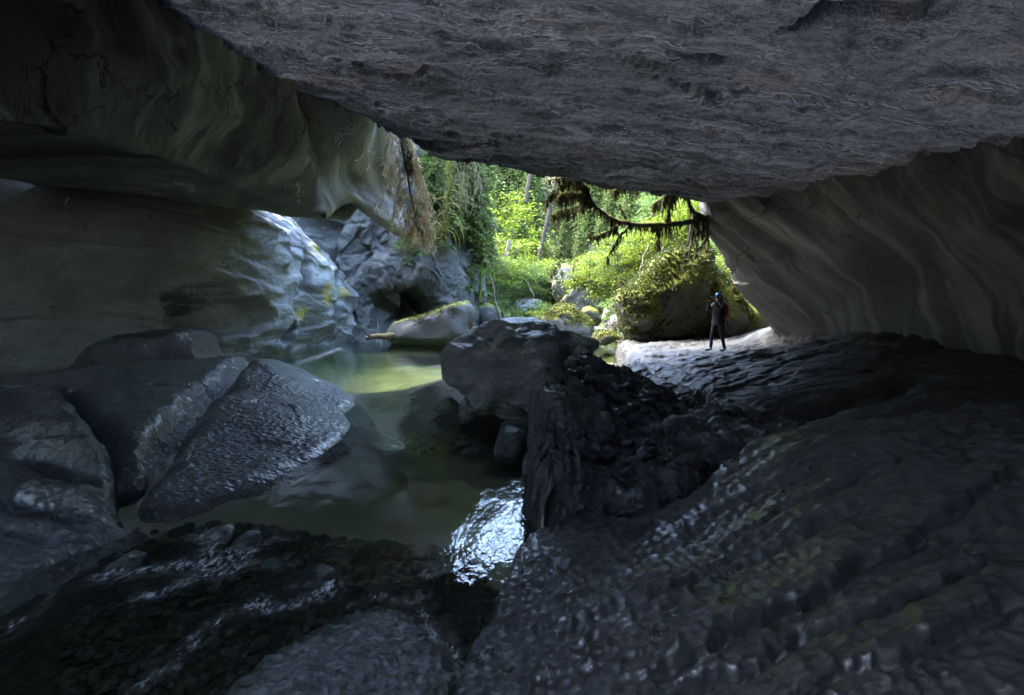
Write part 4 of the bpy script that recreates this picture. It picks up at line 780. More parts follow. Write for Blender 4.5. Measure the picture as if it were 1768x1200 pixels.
# ------------------------------------------------------------------ plants
M_BARK = plain('bark', (.042, .033, .025), .85, .2, .45, 6)
M_BARK2 = plain('pale_bark', (.17, .14, .105), .85, .2, .4, 7)
M_MBARK = rock('mossy_bark', (.035, .028, .018), (.06, .05, .028), (.10, .085, .05), bump=.02, sc=3, moss=(.14, (.05, .052, .010), (.14, .145, .018), 5.0))
M_YMOSS = plain('yellow_moss', (.085, .092, .018), .95, .1, .5, 16)
M_HMOSS = leafmat('hanging_moss', (.026, .023, .009), (.060, .055, .016), (.13, .125, .026), .35, 3.0)
M_DEAD = leafmat('dead_needles', (.26, .19, .10), (.45, .35, .19), (.6, .5, .3), .45, 3.0)
M_CON = leafmat('conifer_needles', (.042, .066, .018), (.08, .118, .026), (.13, .175, .04), .45)
M_CON2 = leafmat('cedar_needles', (.042, .062, .016), (.078, .11, .024), (.135, .165, .038), .4)
M_BRD = leafmat('maple_leaves', (.085, .13, .012), (.16, .22, .018), (.26, .30, .028), .5)
M_BRD2 = leafmat('alder_leaves', (.055, .10, .018), (.10, .165, .030), (.16, .22, .05), .5)
M_FERN = leafmat('fern_fronds', (.040, .085, .018), (.075, .135, .032), (.13, .19, .06), .4)
M_TWIG = leafmat('brown_twigs', (.06, .042, .025), (.11, .08, .045), (.17, .13, .075), .2, 2.0)

def copy_tree(o, loc, rz, sc, tilt=(0, 0)):
    c = o.copy(); COL.objects.link(c)
    for ch in o.children:
        d = ch.copy(); COL.objects.link(d); d.parent = c
    c.location = loc; c.rotation_euler = (tilt[0], tilt[1], rz); c.scale = (sc, sc, sc); return c
PARK = Vector((0, 0, 0))
def conifer(seed, h=10.0, spread=2.4, n=150, mat=M_CON, droop=.55, low=.12, trunk=.16, leaf=1.0, bare=False):
    r = np.random.RandomState(seed); root = empty('conifer_tree')
    t = MB(); zz = np.linspace(0, h, 14); wob = np.cumsum(r.normal(0, .03, (14, 2)), 0); wob[0] = 0
    t.tube(np.column_stack([wob, zz]), trunk * (1 - zz / h * .93), 8); 
    L = MB(); axis = lambda z: np.array([np.interp(z, zz, wob[:, 0]), np.interp(z, zz, wob[:, 1]), z])
    for i in range(n):
        f = low + (1 - low) * ((i + r.uniform(0, 1)) / n) ** .9; az = i * 2.39996 + r.uniform(-.4, .4)
        ln = spread * ((1 - f) ** .75 + .06) * r.uniform(.65, 1.15); k = 9; s = np.linspace(0, 1, k)
        b0 = axis(f * h); out = np.array([math.cos(az), math.sin(az), 0])
        path = b0 + out * (s * ln)[:, None] + np.array([0, 0, 1.]) * ((.25 * s - droop * s ** 2) * ln)[:, None]
        t.tube(path, np.linspace(.022, .004, k) * (ln / 2 + .4), 3, cap=False)
        m = int(16 + 20 * ln); u = r.uniform(.12, 1, m); base = np.stack([np.interp(u, s, path[:, j]) for j in range(3)], 1)
        side = np.array([-math.sin(az), math.cos(az), 0]) * r.choice([-1, 1], m)[:, None]
        d = unit(side * 1.0 + out * .75 + np.array([0, 0, 1]) * r.uniform(-.55, .1, m)[:, None])
        q = unit(np.cross(d, np.array([0, 0, 1.]) + .5 * r.normal(size=(m, 3))))
        ll = (.16 + .28 * ln / spread * (1 - u * .6)) * r.uniform(.7, 1.3, m) * leaf
        L.leaves(base, d, q, ll, ll * .17)
        # second order sprays hang off the first
        d2 = unit(d + .7 * r.normal(size=(m, 3)) * [1, 1, .6] - [0, 0, .25]); b2 = base + d * (ll * r.uniform(.3, .8, m))[:, None]
        L.leaves(b2, d2, unit(np.cross(d2, r.normal(size=(m, 3)))), ll * .75, ll * .14)
    t.build('trunk', M_BARK, root, True); L.build('crown', mat, root); return root
def broadleaf(seed, h=6.0, spread=2.2, nc=60, nl=75, leaf=.12, mat=M_BRD, base=.25, name='broadleaf_tree', thin=.07):
    r = np.random.RandomState(seed); root = empty(name); t = MB(); L = MB()
    top = np.array([r.normal(0, .25), r.normal(0, .25), h * .8]); s = np.linspace(0, 1, 8)
    tr = np.column_stack([top[0] * s + .1 * np.sin(s * 5 + seed), top[1] * s, top[2] * s]); t.tube(tr, np.linspace(thin, thin * .25, 8) * h / 4, 7)
    for i in range(nc):
        f = r.uniform(base, 1); a = r.uniform(0, 6.283); rad = spread * math.sin(math.pi * min(1, .12 + .88 * (f - base) / (1 - base)) * .93) ** .7 * r.uniform(.35, 1.08)
        c = np.array([top[0] * f + rad * math.cos(a), top[1] * f + rad * math.sin(a), h * f + r.normal(0, .12)])
        b = np.array([np.interp(f * .65, s, tr[:, j]) for j in range(3)])
        mid = (b + c) / 2 + [0, 0, .12 * rad]; t.tube([b, mid, c], [.03, .018, .006], 4, cap=False)
        sz = r.uniform(.28, .6) * spread / 2.2
        p = c + r.normal(size=(nl, 3)) * [sz, sz, sz * .38]
        d = unit(r.normal(size=(nl, 3)) * [1, 1, .45] - [0, 0, .2]); q = unit(np.cross(d, [0, 0, 1.] + .45 * r.normal(size=(nl, 3))))
        ll = leaf * r.uniform(.6, 1.35, nl); L.leaves(p, d, q, ll, ll * .33)
    t.build('trunk', M_BARK2, root, True); L.build('crown', mat, root); return root
def fern(seed, n=13, R=.9, mat=M_FERN):
    r = np.random.RandomState(seed); root = empty('fern'); L = MB(); st = MB()
    for i in range(n):
        az = i * 6.283 / n + r.uniform(-.25, .25); ln = R * r.uniform(.7, 1.15); s = np.linspace(0, 1, 12); el = r.uniform(.7, 1.2)
        out = np.array([math.cos(az), math.sin(az), 0]); path = out * (s * ln * .85)[:, None] + np.array([0, 0, 1.]) * ((s * el - .95 * s ** 2) * ln)[:, None]
        st.tube(path, .006, 3, cap=False); m = 22; u = np.linspace(.12, .98, m)
        b = np.stack([np.interp(u, s, path[:, j]) for j in range(3)], 1); tg = unit(np.gradient(b, axis=0)); sd_ = np.array([-math.sin(az), math.cos(az), 0])
        for sg_ in (-1, 1):
            d = unit(sd_ * sg_ + .35 * tg - [0, 0, .12]); L.leaves(b, d, tg, ln * .26 * np.sin(np.pi * (u * .85 + .12)) + .02, .028 * ln)
    st.build('stem', M_FERN, root); L.build('frond', mat, root); return root
protos = {
    'hemlock': (conifer(1, 11, 2.6, 190, M_CON), 'feathery dark green hemlock rising from the far gorge slope', 'tree', 'hemlocks on the far slope'),
    'cedar': (conifer(2, 9, 2.3, 170, M_CON2, .75), 'drooping mid-green cedar among the gorge trees', 'tree', 'cedars in the gorge'),
    'maple': (broadleaf(3, 5.5, 2.3, 75, 80, .15, M_BRD), 'bright yellow-green broadleaf tree in the sunlit gorge', 'tree', 'yellow-green gorge trees'),
    'alder': (broadleaf(4, 6.5, 2.0, 75, 80, .13, M_BRD2), 'fresh green slender alder in the gorge', 'tree', 'alders in the gorge'),
    'shrub': (broadleaf(5, 1.7, 1.0, 34, 60, .10, M_BRD2, .1, 'shrub', .03), 'leafy fresh green shrub on the gorge bank', 'shrub', 'green bank shrubs'),
    'yshrub': (broadleaf(6, 1.4, 1.0, 30, 60, .09, M_BRD, .1, 'shrub', .03), 'low yellow-green shrub on the gorge bank', 'shrub', 'yellow-green bank shrubs'),
    'brush': (broadleaf(7, 1.6, 1.2, 40, 45, .16, M_TWIG, .05, 'brush', .03), 'tangle of dead brown twigs on the bank', 'brush', 'dead brush on the bank'),
    'fern': (fern(8), 'arching sword fern on the gorge bank', 'fern', 'ferns on the bank'),
    'young': (conifer(9, 3.4, 1.25, 90, M_CON2, .6, .05, .05, .75), 'young conifer clinging to the gorge rocks', 'tree', 'young conifers on the rocks')}
first = {k: True for k in protos}
def plant(kind, loc, sc=1.0, rz=None, tilt=(0, 0), label=None, group=True):
    src, lb, cat, grp = protos[kind]; rz = prng.uniform(0, 6.28) if rz is None else rz
    if first[kind]:
        first[kind] = False; src.location = loc; src.rotation_euler = (*tilt, rz); src.scale = (sc,) * 3; o = src
    else: o = copy_tree(src, loc, rz, sc, tilt)
    o['label'] = label or lb; o['category'] = cat
    if label is None: o['group'] = grp
    elif 'group' in o: del o['group']
    return o
prng = np.random.RandomState(77)
def on_ground(px, d, sink=.08):
    x = (px - 884) / F * d; return (x, d, float(gorge_z(np.array([x]), np.array([float(d)]))[0]) - sink)
def on_bank(px, d, sink=.08):
    x = (px - 884) / F * d
    if d >= 26.5: return on_ground(px, d, sink)
    z = max(float(gorge_z(np.array([x]), np.array([max(float(d), 20)]))[0]), 0) + .02; return (x, d, z - sink)
# far slope
for px, d, s in ((826, 52, 1.15), (850, 57, 1.25), (868, 50, 1.0), (890, 56, 1.2), (907, 62, 1.15), (917, 54, .95), (978, 60, .98), (985, 55, 1.0), (1008, 50, 1.0), (1030, 47, 1.05), (1060, 44, .95), (790, 48, 1.2), (1095, 42, .95), (1130, 40, 1.0), (1170, 38, .9), (1215, 36, .9), (835, 66, 1.3), (858, 70, 1.35), (878, 66, 1.3), (898, 72, 1.4), (915, 68, 1.25), (985, 72, 1.3), (992, 68, 1.35), (1015, 62, 1.3), (1045, 56, 1.2), (815, 62, 1.4), (980, 64, 1.1), (905, 52, .8), (845, 50, 1.0)):
    plant('hemlock', on_ground(px, d), s)
for px, d, s in ((842, 44, 1.0), (862, 46, .8), (880, 43, .85), (905, 47, .9), (935, 50, .72), (950, 46, .6), (975, 48, .85), (1000, 43, .8), (1040, 40, .75), (1080, 37, .8), (1120, 34, .8), (1185, 33, .8)):
    plant('cedar', on_ground(px, d), s)
for px, d, s in ((853, 42, 1.3), (872, 40, 1.0), (893, 42, .95), (915, 44, 1.0), (936, 43, .9), (955, 44, .9), (885, 48, 1.5), (862, 50, 1.7), (990, 40, .8), (1015, 37, .85), (1045, 35, .8), (1085, 32, .8), (1120, 30, .75), (1155, 29, .8), (1195, 28, .7), (1230, 27, .7)):
    plant('maple', on_ground(px, d), s)
for px, d, s in ((838, 39, .9), (860, 38, .75), (900, 40, .75), (925, 40, .7), (945, 41, .7), (968, 42, .75), (1005, 40, .7), (1030, 36, .7), (1065, 33, .75), (1100, 31, .7), (1140, 31, .8), (1180, 30, .75)):
    plant('alder', on_ground(px, d), s)
# banks
for px, d, s in ((835, 36, 1.2), (848, 35, 1.0), (862, 36, 1.1), (878, 37, .9), (925, 38, 1.1), (942, 37, 1.0), (900, 39, 1.0), (835, 33, .9), (1068, 29, 1.0), (1085, 27, .9), (1100, 26, .9), (1060, 34, 1.0), (1040, 39, .9), (1120, 25, .8), (1150, 25.5, .9), (1180, 26, .9), (1215, 25, .9), (1240, 24, .9), (955, 41, 1.0), (975, 41, .9)):
    plant('shrub', on_bank(px, d), s)
for px, d, s in ((842, 34, .9), (868, 34.5, .8), (890, 38, .9), (932, 36, .9), (1075, 30, .9), (1092, 29, .8), (1130, 27, .9), (1165, 27, .8), (1200, 25, .9), (1225, 23.5, .8), (1250, 22.5, .7), (970, 38.5, .6), (990, 37.5, .5)):
    plant('yshrub', on_bank(px, d), s)
for px, d, s in ((1085, 25, .8), (1110, 27, .9), (1135, 24, .8), (1095, 31, .9), (1160, 24.5, .8), (1030, 41, .9), (1190, 24, .7), (1000, 43, .8)):
    plant('brush', on_bank(px, d), s)
for px, d, s in ((840, 32, 1.0), (855, 33, 1.0), (870, 33.5, .9), (848, 31, .8), (1078, 27, 1.0), (1095, 25, 1.0), (1110, 24.3, .9), (1125, 24, .9), (1090, 28, 1.1), (1070, 31, 1.0), (1140, 25.8, 1.0), (1170, 25, .9), (1055, 36, 1.0), (1205, 24, .9), (885, 36, .9), (930, 35, .9), (945, 36, 1.0), (1105, 29, 1.2), (1120, 28, 1.2), (1150, 27.5, 1.2)):
    plant('fern', on_bank(px, d), s)
# plants clinging to the cliff left of the mouth
def on_cliff(px, py, d): return tuple(W(px, py, d))
for px, py, d, s, tx, ty in ((768, 400, 25.4, 1.0, .1, .1), (800, 420, 27.6, 1.1, 0, .1), (748, 350, 24.6, .7, .3, .1), (820, 460, 29.5, 1.1, 0, .1), (785, 360, 26, .9, .15, 0), (738, 300, 24.6, .7, .3, 0), (812, 380, 28, 1.1, .1, 0), (795, 310, 27, .9, .2, 0), (760, 290, 25.4, .8, .3, 0), (830, 470, 31, 1.2, 0, 0), (824, 400, 30, 1.3, 0, 0), (815, 320, 29, 1.2, .1, 0)):
    plant('young', on_cliff(px, py, d), s, None, (tx, ty), None)
for px, py, d, s in ((700, 445, 24.9, .55), (715, 430, 25.2, .5), (735, 385, 25.3, .5), (690, 352, 23.9, .35), (676, 345, 22.4, .3), (760, 430, 26.0, .5), (822, 490, 28.4, .6), (790, 335, 26.3, .6), (745, 320, 25, .5), (806, 300, 27.8, .7), (770, 265, 26, .7), (818, 440, 29.3, .8)):
    plant('shrub', on_cliff(px, py, d), s)
for px, py, d, s in ((725, 440, 25.1, .7), (705, 455, 25.2, .6), (750, 405, 25.6, .6), (812, 500, 28, .8), (775, 430, 26.4, .6), (830, 510, 29.5, .9), (695, 430, 25, .5)):
    plant('fern', on_cliff(px, py, d), s)

# bare trunks and snags standing in the gorge
def snag(px0, py0, px1, py1, d, r0, r1, mat, label, name='tree_trunk', cat='trunk', sides=8):
    a = W(px0, py0, d); b = W(px1, py1, d); m = MB(); s = np.linspace(0, 1, 12)[:, None]
    p = a + (b - a) * s + .04 * np.column_stack([fbm(s[:, 0] * 4, d, 0, 2), fbm(s[:, 0] * 4, d, 3, 2), 0 * s[:, 0]]) * 2
    m.tube(p - a, np.linspace(r0, r1, 12), sides); o = m.build(name, mat, None, True); o.location = a
    return tag(o, label, cat)
snag(930, 450, 962, 300, 44, .20, .13, M_BARK, 'tall dark bare trunk leaning right beside the sky gap')
snag(907, 350, 917, 290, 50, .24, .18, M_BARK, 'reddish broken trunk standing high among the far trees')
snag(872, 470, 879, 415, 40, .20, .16, M_BARK2, 'short pale broken snag in the middle of the gorge trees')
snag(868, 565, 838, 445, 29, .045, .02, M_BARK2, 'thin pale dead pole leaning across the left bank', 'dead_pole', 'pole', 5)
snag(888, 560, 874, 500, 30, .05, .02, M_BARK, 'thin dark stick standing by the flat mossy rock', 'dead_pole', 'pole', 5)
snag(922, 512, 908, 482, 38, .05, .025, M_BARK2, 'short pale stick above the bleached river boulder', 'dead_pole', 'pole', 5)
snag(1019, 500, 1019, 420, 36, .10, .07, M_MBARK, 'dark mossy stem rising above the squat gorge boulder')
snag(828, 520, 836, 400, 29, .09, .05, M_YMOSS, 'yellow mossy stem at the edge of the cliff')
snag(1118, 490, 1146, 425, 22.5, .05, .02, M_BARK2, 'pale dead branch propped on the moss-hung block', 'dead_branch', 'branch', 5)
snag(1100, 480, 1120, 420, 23, .04, .02, M_BARK2, 'thin bleached branch left of the propped one', 'dead_branch', 'branch', 5)

# ---------------------------------------------------------------- hanging dead conifer bough at the left of the mouth
r = np.random.RandomState(31); root = empty('dead_hanging_bough', W(690, 222, 15.4))
O = np.array(root.location); stem = catmull(np.array([W(a, b, d) for a, b, d in [(688, 205, 14.9), (694, 250, 15.2), (702, 290, 15.2), (710, 340, 15.2), (718, 380, 15.2), (722, 412, 15.2)]]), 40) - O
t = MB(); t.tube(stem, np.linspace(.055, .012, 40), 6); t.build('stem', M_BARK2, root, True)
tw = MB(); nd = MB(); ms = MB()
for i in range(66):
    u = r.uniform(.05, .95); b = stem[int(u * 39)]; a = r.choice([0, math.pi]) + r.normal(0, .8); ln = r.uniform(.5, 1.25) * (.45 + .75 * math.sin(math.pi * min(1, u * .9 + .15)))
    out = np.array([math.cos(a), math.sin(a) * .8, 0]); s = np.linspace(0, 1, 9)
    path = b + out * (ln * .62 * np.sqrt(s))[:, None] - np.array([0, 0, 1]) * (ln * (1.05 * s ** 1.5))[:, None] + .02 * r.normal(size=(9, 3)) * s[:, None]
    tw.tube(path, np.linspace(.014, .003, 9), 3, cap=False)
    m = 46; k = r.uniform(.1, 1, m); bb = np.stack([np.interp(k, s, path[:, j]) for j in range(3)], 1)
    d = unit(r.normal(size=(m, 3)) * [.6, .6, .35] - [0, 0, .9]); nd.leaves(bb, d, unit(np.cross(d, r.normal(size=(m, 3)))), r.uniform(.10, .30, m), .011)
for i in range(500):
    u = r.uniform(0, .45); b = stem[int(u * 39)] + r.normal(0, .10, 3) * [1, 1, .6] + [.10, 0, 0]
    ms.leaves(b[None], unit(r.normal(size=(1, 3)) * .5 - [0, 0, 1]), unit(r.normal(size=(1, 3))), r.uniform(.08, .3), .018)
tw.build('twigs', M_DEAD, root); nd.build('needles', M_DEAD, root); ms.build('moss', M_YMOSS, root)
tag(root, 'dead tan conifer bough hanging head-down from the edge of the cave roof', 'bough')
# hanging mossy stem beside it
root = empty('mossy_hanging_stem', W(775, 270, 23.0)); O = np.array(root.location)
stem = catmull(np.array([W(a, b, 23.0) for a, b in [(779, 262), (775, 290), (777, 318), (771, 345), (772, 372), (766, 395), (765, 420)]]), 30) - O
t = MB(); t.tube(stem, np.linspace(.10, .05, 30) * (1 + .45 * fbm(np.arange(30) * .6, 1, 0, 2)), 8); t.build('stem', M_YMOSS, root, True)
b2 = MB()
for i in range(26):
    u = r.uniform(.35, 1); b = stem[int(u * 29)]; sg_ = r.choice([-1, 1], p=[.35, .65]); ln = r.uniform(.5, 1.5); s = np.linspace(0, 1, 10)
    path = b + np.array([sg_, r.normal(0, .4), 0]) * (ln * .5 * np.sin(s * 1.7))[:, None] + np.array([0, 0, 1]) * (ln * (.22 * s - 1.0 * s ** 2.2))[:, None]
    b2.tube(path, np.linspace(.028, .008, 10), 4, cap=False)
mt = MB(); n_ = 2600; u_ = r.uniform(0, 1, n_); bb = stem[(u_ * 29).astype(int)] + r.normal(0, .07, (n_, 3)); dd_ = unit(r.normal(size=(n_, 3)) - [0, 0, .7]); mt.leaves(bb, dd_, unit(np.cross(dd_, r.normal(size=(n_, 3)))), r.uniform(.05, .16, n_), .02)
mt.build('moss', M_YTUFT, root)
b2.build('drooping_twigs', M_YMOSS, root); tag(root, 'yellow moss-coated stem with drooping bare twigs hanging against the cliff', 'stem')
# curtain of thin dead twigs right of the mossy stem
root = empty('twig_curtain', W(795, 300, 25)); O = np.array(root.location); tb = MB()
for i in range(60):
    p0 = W(r.uniform(735, 832), r.uniform(268, 340), r.uniform(24.0, 25.5)) - O; ln = r.uniform(.6, 2.4); s = np.linspace(0, 1, 8)
    tb.tube(p0 + np.array([r.normal(0, .35), r.normal(0, .2), 0]) * (s * ln * .6)[:, None] - np.array([0, 0, 1.]) * (s ** 1.3 * ln)[:, None] + .03 * r.normal(size=(8, 3)), .010, 3, cap=False)
o = tb.build('dead_twigs', M_TWIG, root); tag(root, 'curtain of thin dead twigs trailing down the cliff behind the mossy stem', 'twigs')

# ---------------------------------------------------------------- mossy limb across the right of the mouth
root = empty('mossy_limb', W(1235, 362, 17.2)); O = np.array(root.location); limb = MB(); hang = MB(); r = np.random.RandomState(44)
def bough(pts, r0, r1, dens=26, hl=(.15, .55), n=40):
    P_ = catmull(np.array([W(a, b, d) for a, b, d in pts]), n) - O
    P_ = P_ + .03 * np.column_stack([fbm(np.arange(n) * .35, k_ * 7.1, r0 * 50, 2) for k_ in range(3)])
    limb.tube(P_, np.linspace(r0, r1, n) * (1 + .22 * fbm(np.arange(n) * .5, r0 * 90, 2, 2)), 7)
    L_ = np.linalg.norm(np.diff(P_, axis=0), axis=1).sum(); m = int(L_ * dens)
    idx = r.randint(0, n, m); b = P_[idx] + r.normal(0, .02, (m, 3))
    cl = .45 + .9 * np.clip(.5 + fbm(idx * .25, r0 * 77, 0, 2), 0, 1.3)
    ll = r.uniform(*hl, m) * cl
    for k_ in range(3):
        d = unit(r.normal(size=(m, 3)) * [.16, .16, .05] - [0, 0, 1]); q = unit(np.cross(d, r.normal(size=(m, 3))))
        hang.leaves(b + r.normal(0, .03, (m, 3)), d, q, ll * r.uniform(.6, 1.1, m), r.uniform(.010, .030, m))
D0 = 16.6
bough([(1240, 360, 17.3), (1215, 376, 17), (1170, 386, D0), (1120, 389, D0), (1070, 383, D0), (1045, 370, D0), (1022, 348, D0), (1013, 325, D0), (1000, 314, D0), (975, 308, D0), (946, 312, D0)], .10, .022, 50, (.12, .5), 80)
bough([(1013, 332, D0), (998, 336, D0 - .2), (978, 332, D0 - .3), (962, 342, D0 - .4)], .035, .012, 110, (.15, .55))
bough([(1012, 328, D0), (1005, 350, D0 + .2), (990, 358, D0 + .3), (970, 362, D0 + .3), (952, 372, D0 + .3)], .035, .012, 100, (.15, .6))
bough([(985, 310, D0), (970, 322, D0), (955, 330, D0), (944, 345, D0)], .022, .008, 90, (.12, .4))
bough([(1092, 388, D0), (1072, 405, D0 - .2), (1060, 425, D0 - .3), (1048, 445, D0 - .4)], .045, .012, 40, (.1, .3))
bough([(1065, 392, D0), (1050, 400, D0 - .1), (1030, 408, D0 - .2), (1020, 404, D0 - .2)], .028, .010, 70, (.12, .35))
bough([(1082, 382, D0), (1075, 368, D0 + .1), (1070, 352, D0 + .1)], .030, .010, 30, (.05, .15))
bough([(1135, 386, D0), (1138, 405, D0), (1136, 425, D0)], .04, .012, 60, (.1, .3))
bough([(1150, 384, D0), (1160, 340, D0 + .3), (1150, 315, D0 + .6)], .05, .02, 90, (.15, .5))
bough([(1130, 352, D0 + .8), (1150, 338, D0 + .6), (1172, 325, D0 + .5), (1190, 330, D0 + .3)], .045, .02, 90, (.2, .6))
bough([(1215, 374, 17), (1197, 366, 16.9), (1190, 348, 16.9), (1188, 335, 17.1)], .075, .05, 40, (.1, .3))
bough([(1060, 330, D0 + .6), (1075, 322, D0 + .6), (1095, 322, D0 + .7), (1120, 318, D0 + .8)], .03, .012, 90, (.12, .35))
bough([(1010, 312, D0 + 1.0), (1050, 318, D0 + 1.0), (1100, 326, D0 + 1.0)], .02, .01, 60, (.1, .3))
bough([(1218, 372, 17), (1221, 395, 16.9), (1219, 412, 16.9), (1205, 432, 16.9)], .07, .03, 40, (.05, .2))
bough([(1200, 380, 16.9), (1206, 395, 16.8), (1200, 410, 16.8), (1204, 430, 16.8)], .045, .02, 40, (.05, .2))
bough([(1235, 365, 17.2), (1250, 352, 17.1), (1262, 345, 17.0)], .06, .02, 20, (.05, .1))
bough([(1190, 392, 17.0), (1182, 440, 17.2), (1178, 470, 17.3)], .012, .008, 10, (.05, .1))
limb.build('branch', M_MBARK, root, True); hang.build('hanging_moss', M_HMOSS, root)
tag(root, 'crooked dark limb dripping with moss, reaching out from the rim of the right cave wall', 'branch')
# roots and stump where the limb grips the rim
root = empty('root_clump', W(1215, 400, 17.2)); O = np.array(root.location); m = MB()
for i in range(16):
    s = np.linspace(0, 1, 10); p0 = W(1208 + r.uniform(-12, 14), 372 + r.uniform(-6, 10), 17.2) - O; ln = r.uniform(.5, 1.6)
    m.tube(p0 + np.array([r.normal(-.05, .12), r.normal(0, .1), 0]) * s[:, None] * ln + np.array([.12 * r.normal(), 0, 0]) * np.sin(s * 7)[:, None] * .4 - np.array([0, 0, 1.]) * (s * ln)[:, None], np.linspace(r.uniform(.03, .07), .008, 10), 6)
m.build('roots', M_MBARK, root, True); tag(root, 'clump of twisted dark roots hanging at the foot of the mossy limb', 'roots')
# driftwood log at the waterline
root = empty('driftwood_log', W(650, 582, 23.4)); O = np.array(root.location); m = MB()
m.tube(catmull(np.array([W(632, 584, 23.2), W(650, 580, 23.4), W(664, 581, 23.6), (W(682, 578, 23.8))]), 16) - O, np.linspace(.10, .16, 16) * (1 + .3 * fbm(np.arange(16) * .7, 5, 0, 2)), 9); m.build('log', rock('mossy_log', (.05, .035, .018), (.10, .07, .03), (.16, .11, .05), moss=(.02, (.05, .05, .012), (.11, .105, .022), 3.)), root, True)
m = MB(); m.tube(catmull(np.array([W(640, 582, 23.1), W(632, 576, 23.0), W(629, 571, 23.0)]), 8) - O, np.linspace(.06, .03, 8), 6); m.build('branch_stub', M_BARK, root, True)
tag(root, 'mossy driftwood log with a forked end lying at the waterline beside the long boulder', 'log')
m = MB(); a = G(412, 985, -.02); b = G(462, 958, -.02); m.tube([a, (a + b) / 2, b], [.018, .022, .016], 6); o = m.build('brown_stick', plain('wet_stick', (.14, .07, .03), .5), None, True); tag(o, 'short orange-brown stick lying in the stream above the black wet stone', 'stick')
# ------------------------------------------------------------------ people
def skin_body(name, joints, bones, mats, region, parent, sub=2):
    """one continuous skinned figure; joints: name -> (xyz, radius)"""
    names = list(joints); idx = {n: i for i, n in enumerate(names)}
    me = bpy.data.meshes.new(name); me.from_pydata([joints[n][0] for n in names], [(idx[a], idx[b]) for a, b in bones], [])
    o = bpy.data.objects.new(name, me); COL.objects.link(o)
    sk = o.modifiers.new('skin', 'SKIN'); sk.use_smooth_shade = True
    for i, n in enumerate(names):
        sv = me.skin_vertices[0].data[i]; rr = joints[n][1]; sv.radius = rr if isinstance(rr, tuple) else (rr, rr); sv.use_root = (i == 0)
    ss = o.modifiers.new('sub', 'SUBSURF'); ss.levels = sub; ss.render_levels = sub
    dg = bpy.context.evaluated_depsgraph_get(); dg.update(); m2 = bpy.data.meshes.new_from_object(o.evaluated_get(dg))
    bpy.data.objects.remove(o); bpy.data.meshes.remove(me); m2.name = name
    m2.materials.clear()
    for m in mats: m2.materials.append(m)
    for p in m2.polygons: p.material_index = region(p.center); p.use_smooth = True
    return link(bpy.data.objects.new(name, m2), parent)
def ell(mb_name, c, r, mat, parent, sub=3, cut=None, rough=.0):
    D, Fv = ICO[sub]; V = D * np.array(r)
    if rough: V = V * (1 + rough * fbm(V[:, 0] * 40, V[:, 1] * 40, V[:, 2] * 40, 2))[:, None]
    if cut is not None: V[:, 2] = np.maximum(V[:, 2], cut)
    me = raw_mesh(mb_name, V + np.array(c), Fv); me.materials.append(mat); return link(bpy.data.objects.new(mb_name, me), parent)
M_SKIN = plain('skin', (.42, .25, .18), .55, .4, .08); M_JKT = plain('black_jacket', (.012, .011, .014), .7, .3, .5, 30); M_TRS = plain('dark_trousers', (.016, .017, .021), .75, .25, .4, 30)
M_SHOE = plain('teal_shoe', (.02, .20, .26), .5, .4, .25, 30); M_HAIR = plain('dark_hair', (.018, .013, .010), .5, .4, .4, 40); M_CAP = plain('blue_helmet', (.05, .22, .50), .25, .6, .15, 10)
M_RED = plain('red_pack', (.45, .03, .02), .6, .3, .25, 20); M_BLK = plain('camera_black', (.012, .012, .013), .35, .5, .2); M_GLASS = plain('lens_glass', (.02, .02, .03), .05, .8, .1); M_EYE = plain('eye', (.05, .03, .02), .2, .5, .1)
J = {'pelvis': ((0, 0, .93), (.125, .15)), 'spine': ((.0, 0, 1.10), (.12, .14)), 'chest': ((-.01, 0, 1.29), (.135, .165)), 'neckb': ((0, 0, 1.44), .075), 'neck': ((-.015, 0, 1.50), .052), 'jaw': ((-.035, 0, 1.55), (.075, .068)), 'head': ((-.025, 0, 1.62), (.092, .078)), 'crown': ((-.015, 0, 1.685), (.06, .055))}
B = [('pelvis', 'spine'), ('spine', 'chest'), ('chest', 'neckb'), ('neckb', 'neck'), ('neck', 'jaw'), ('jaw', 'head'), ('head', 'crown')]
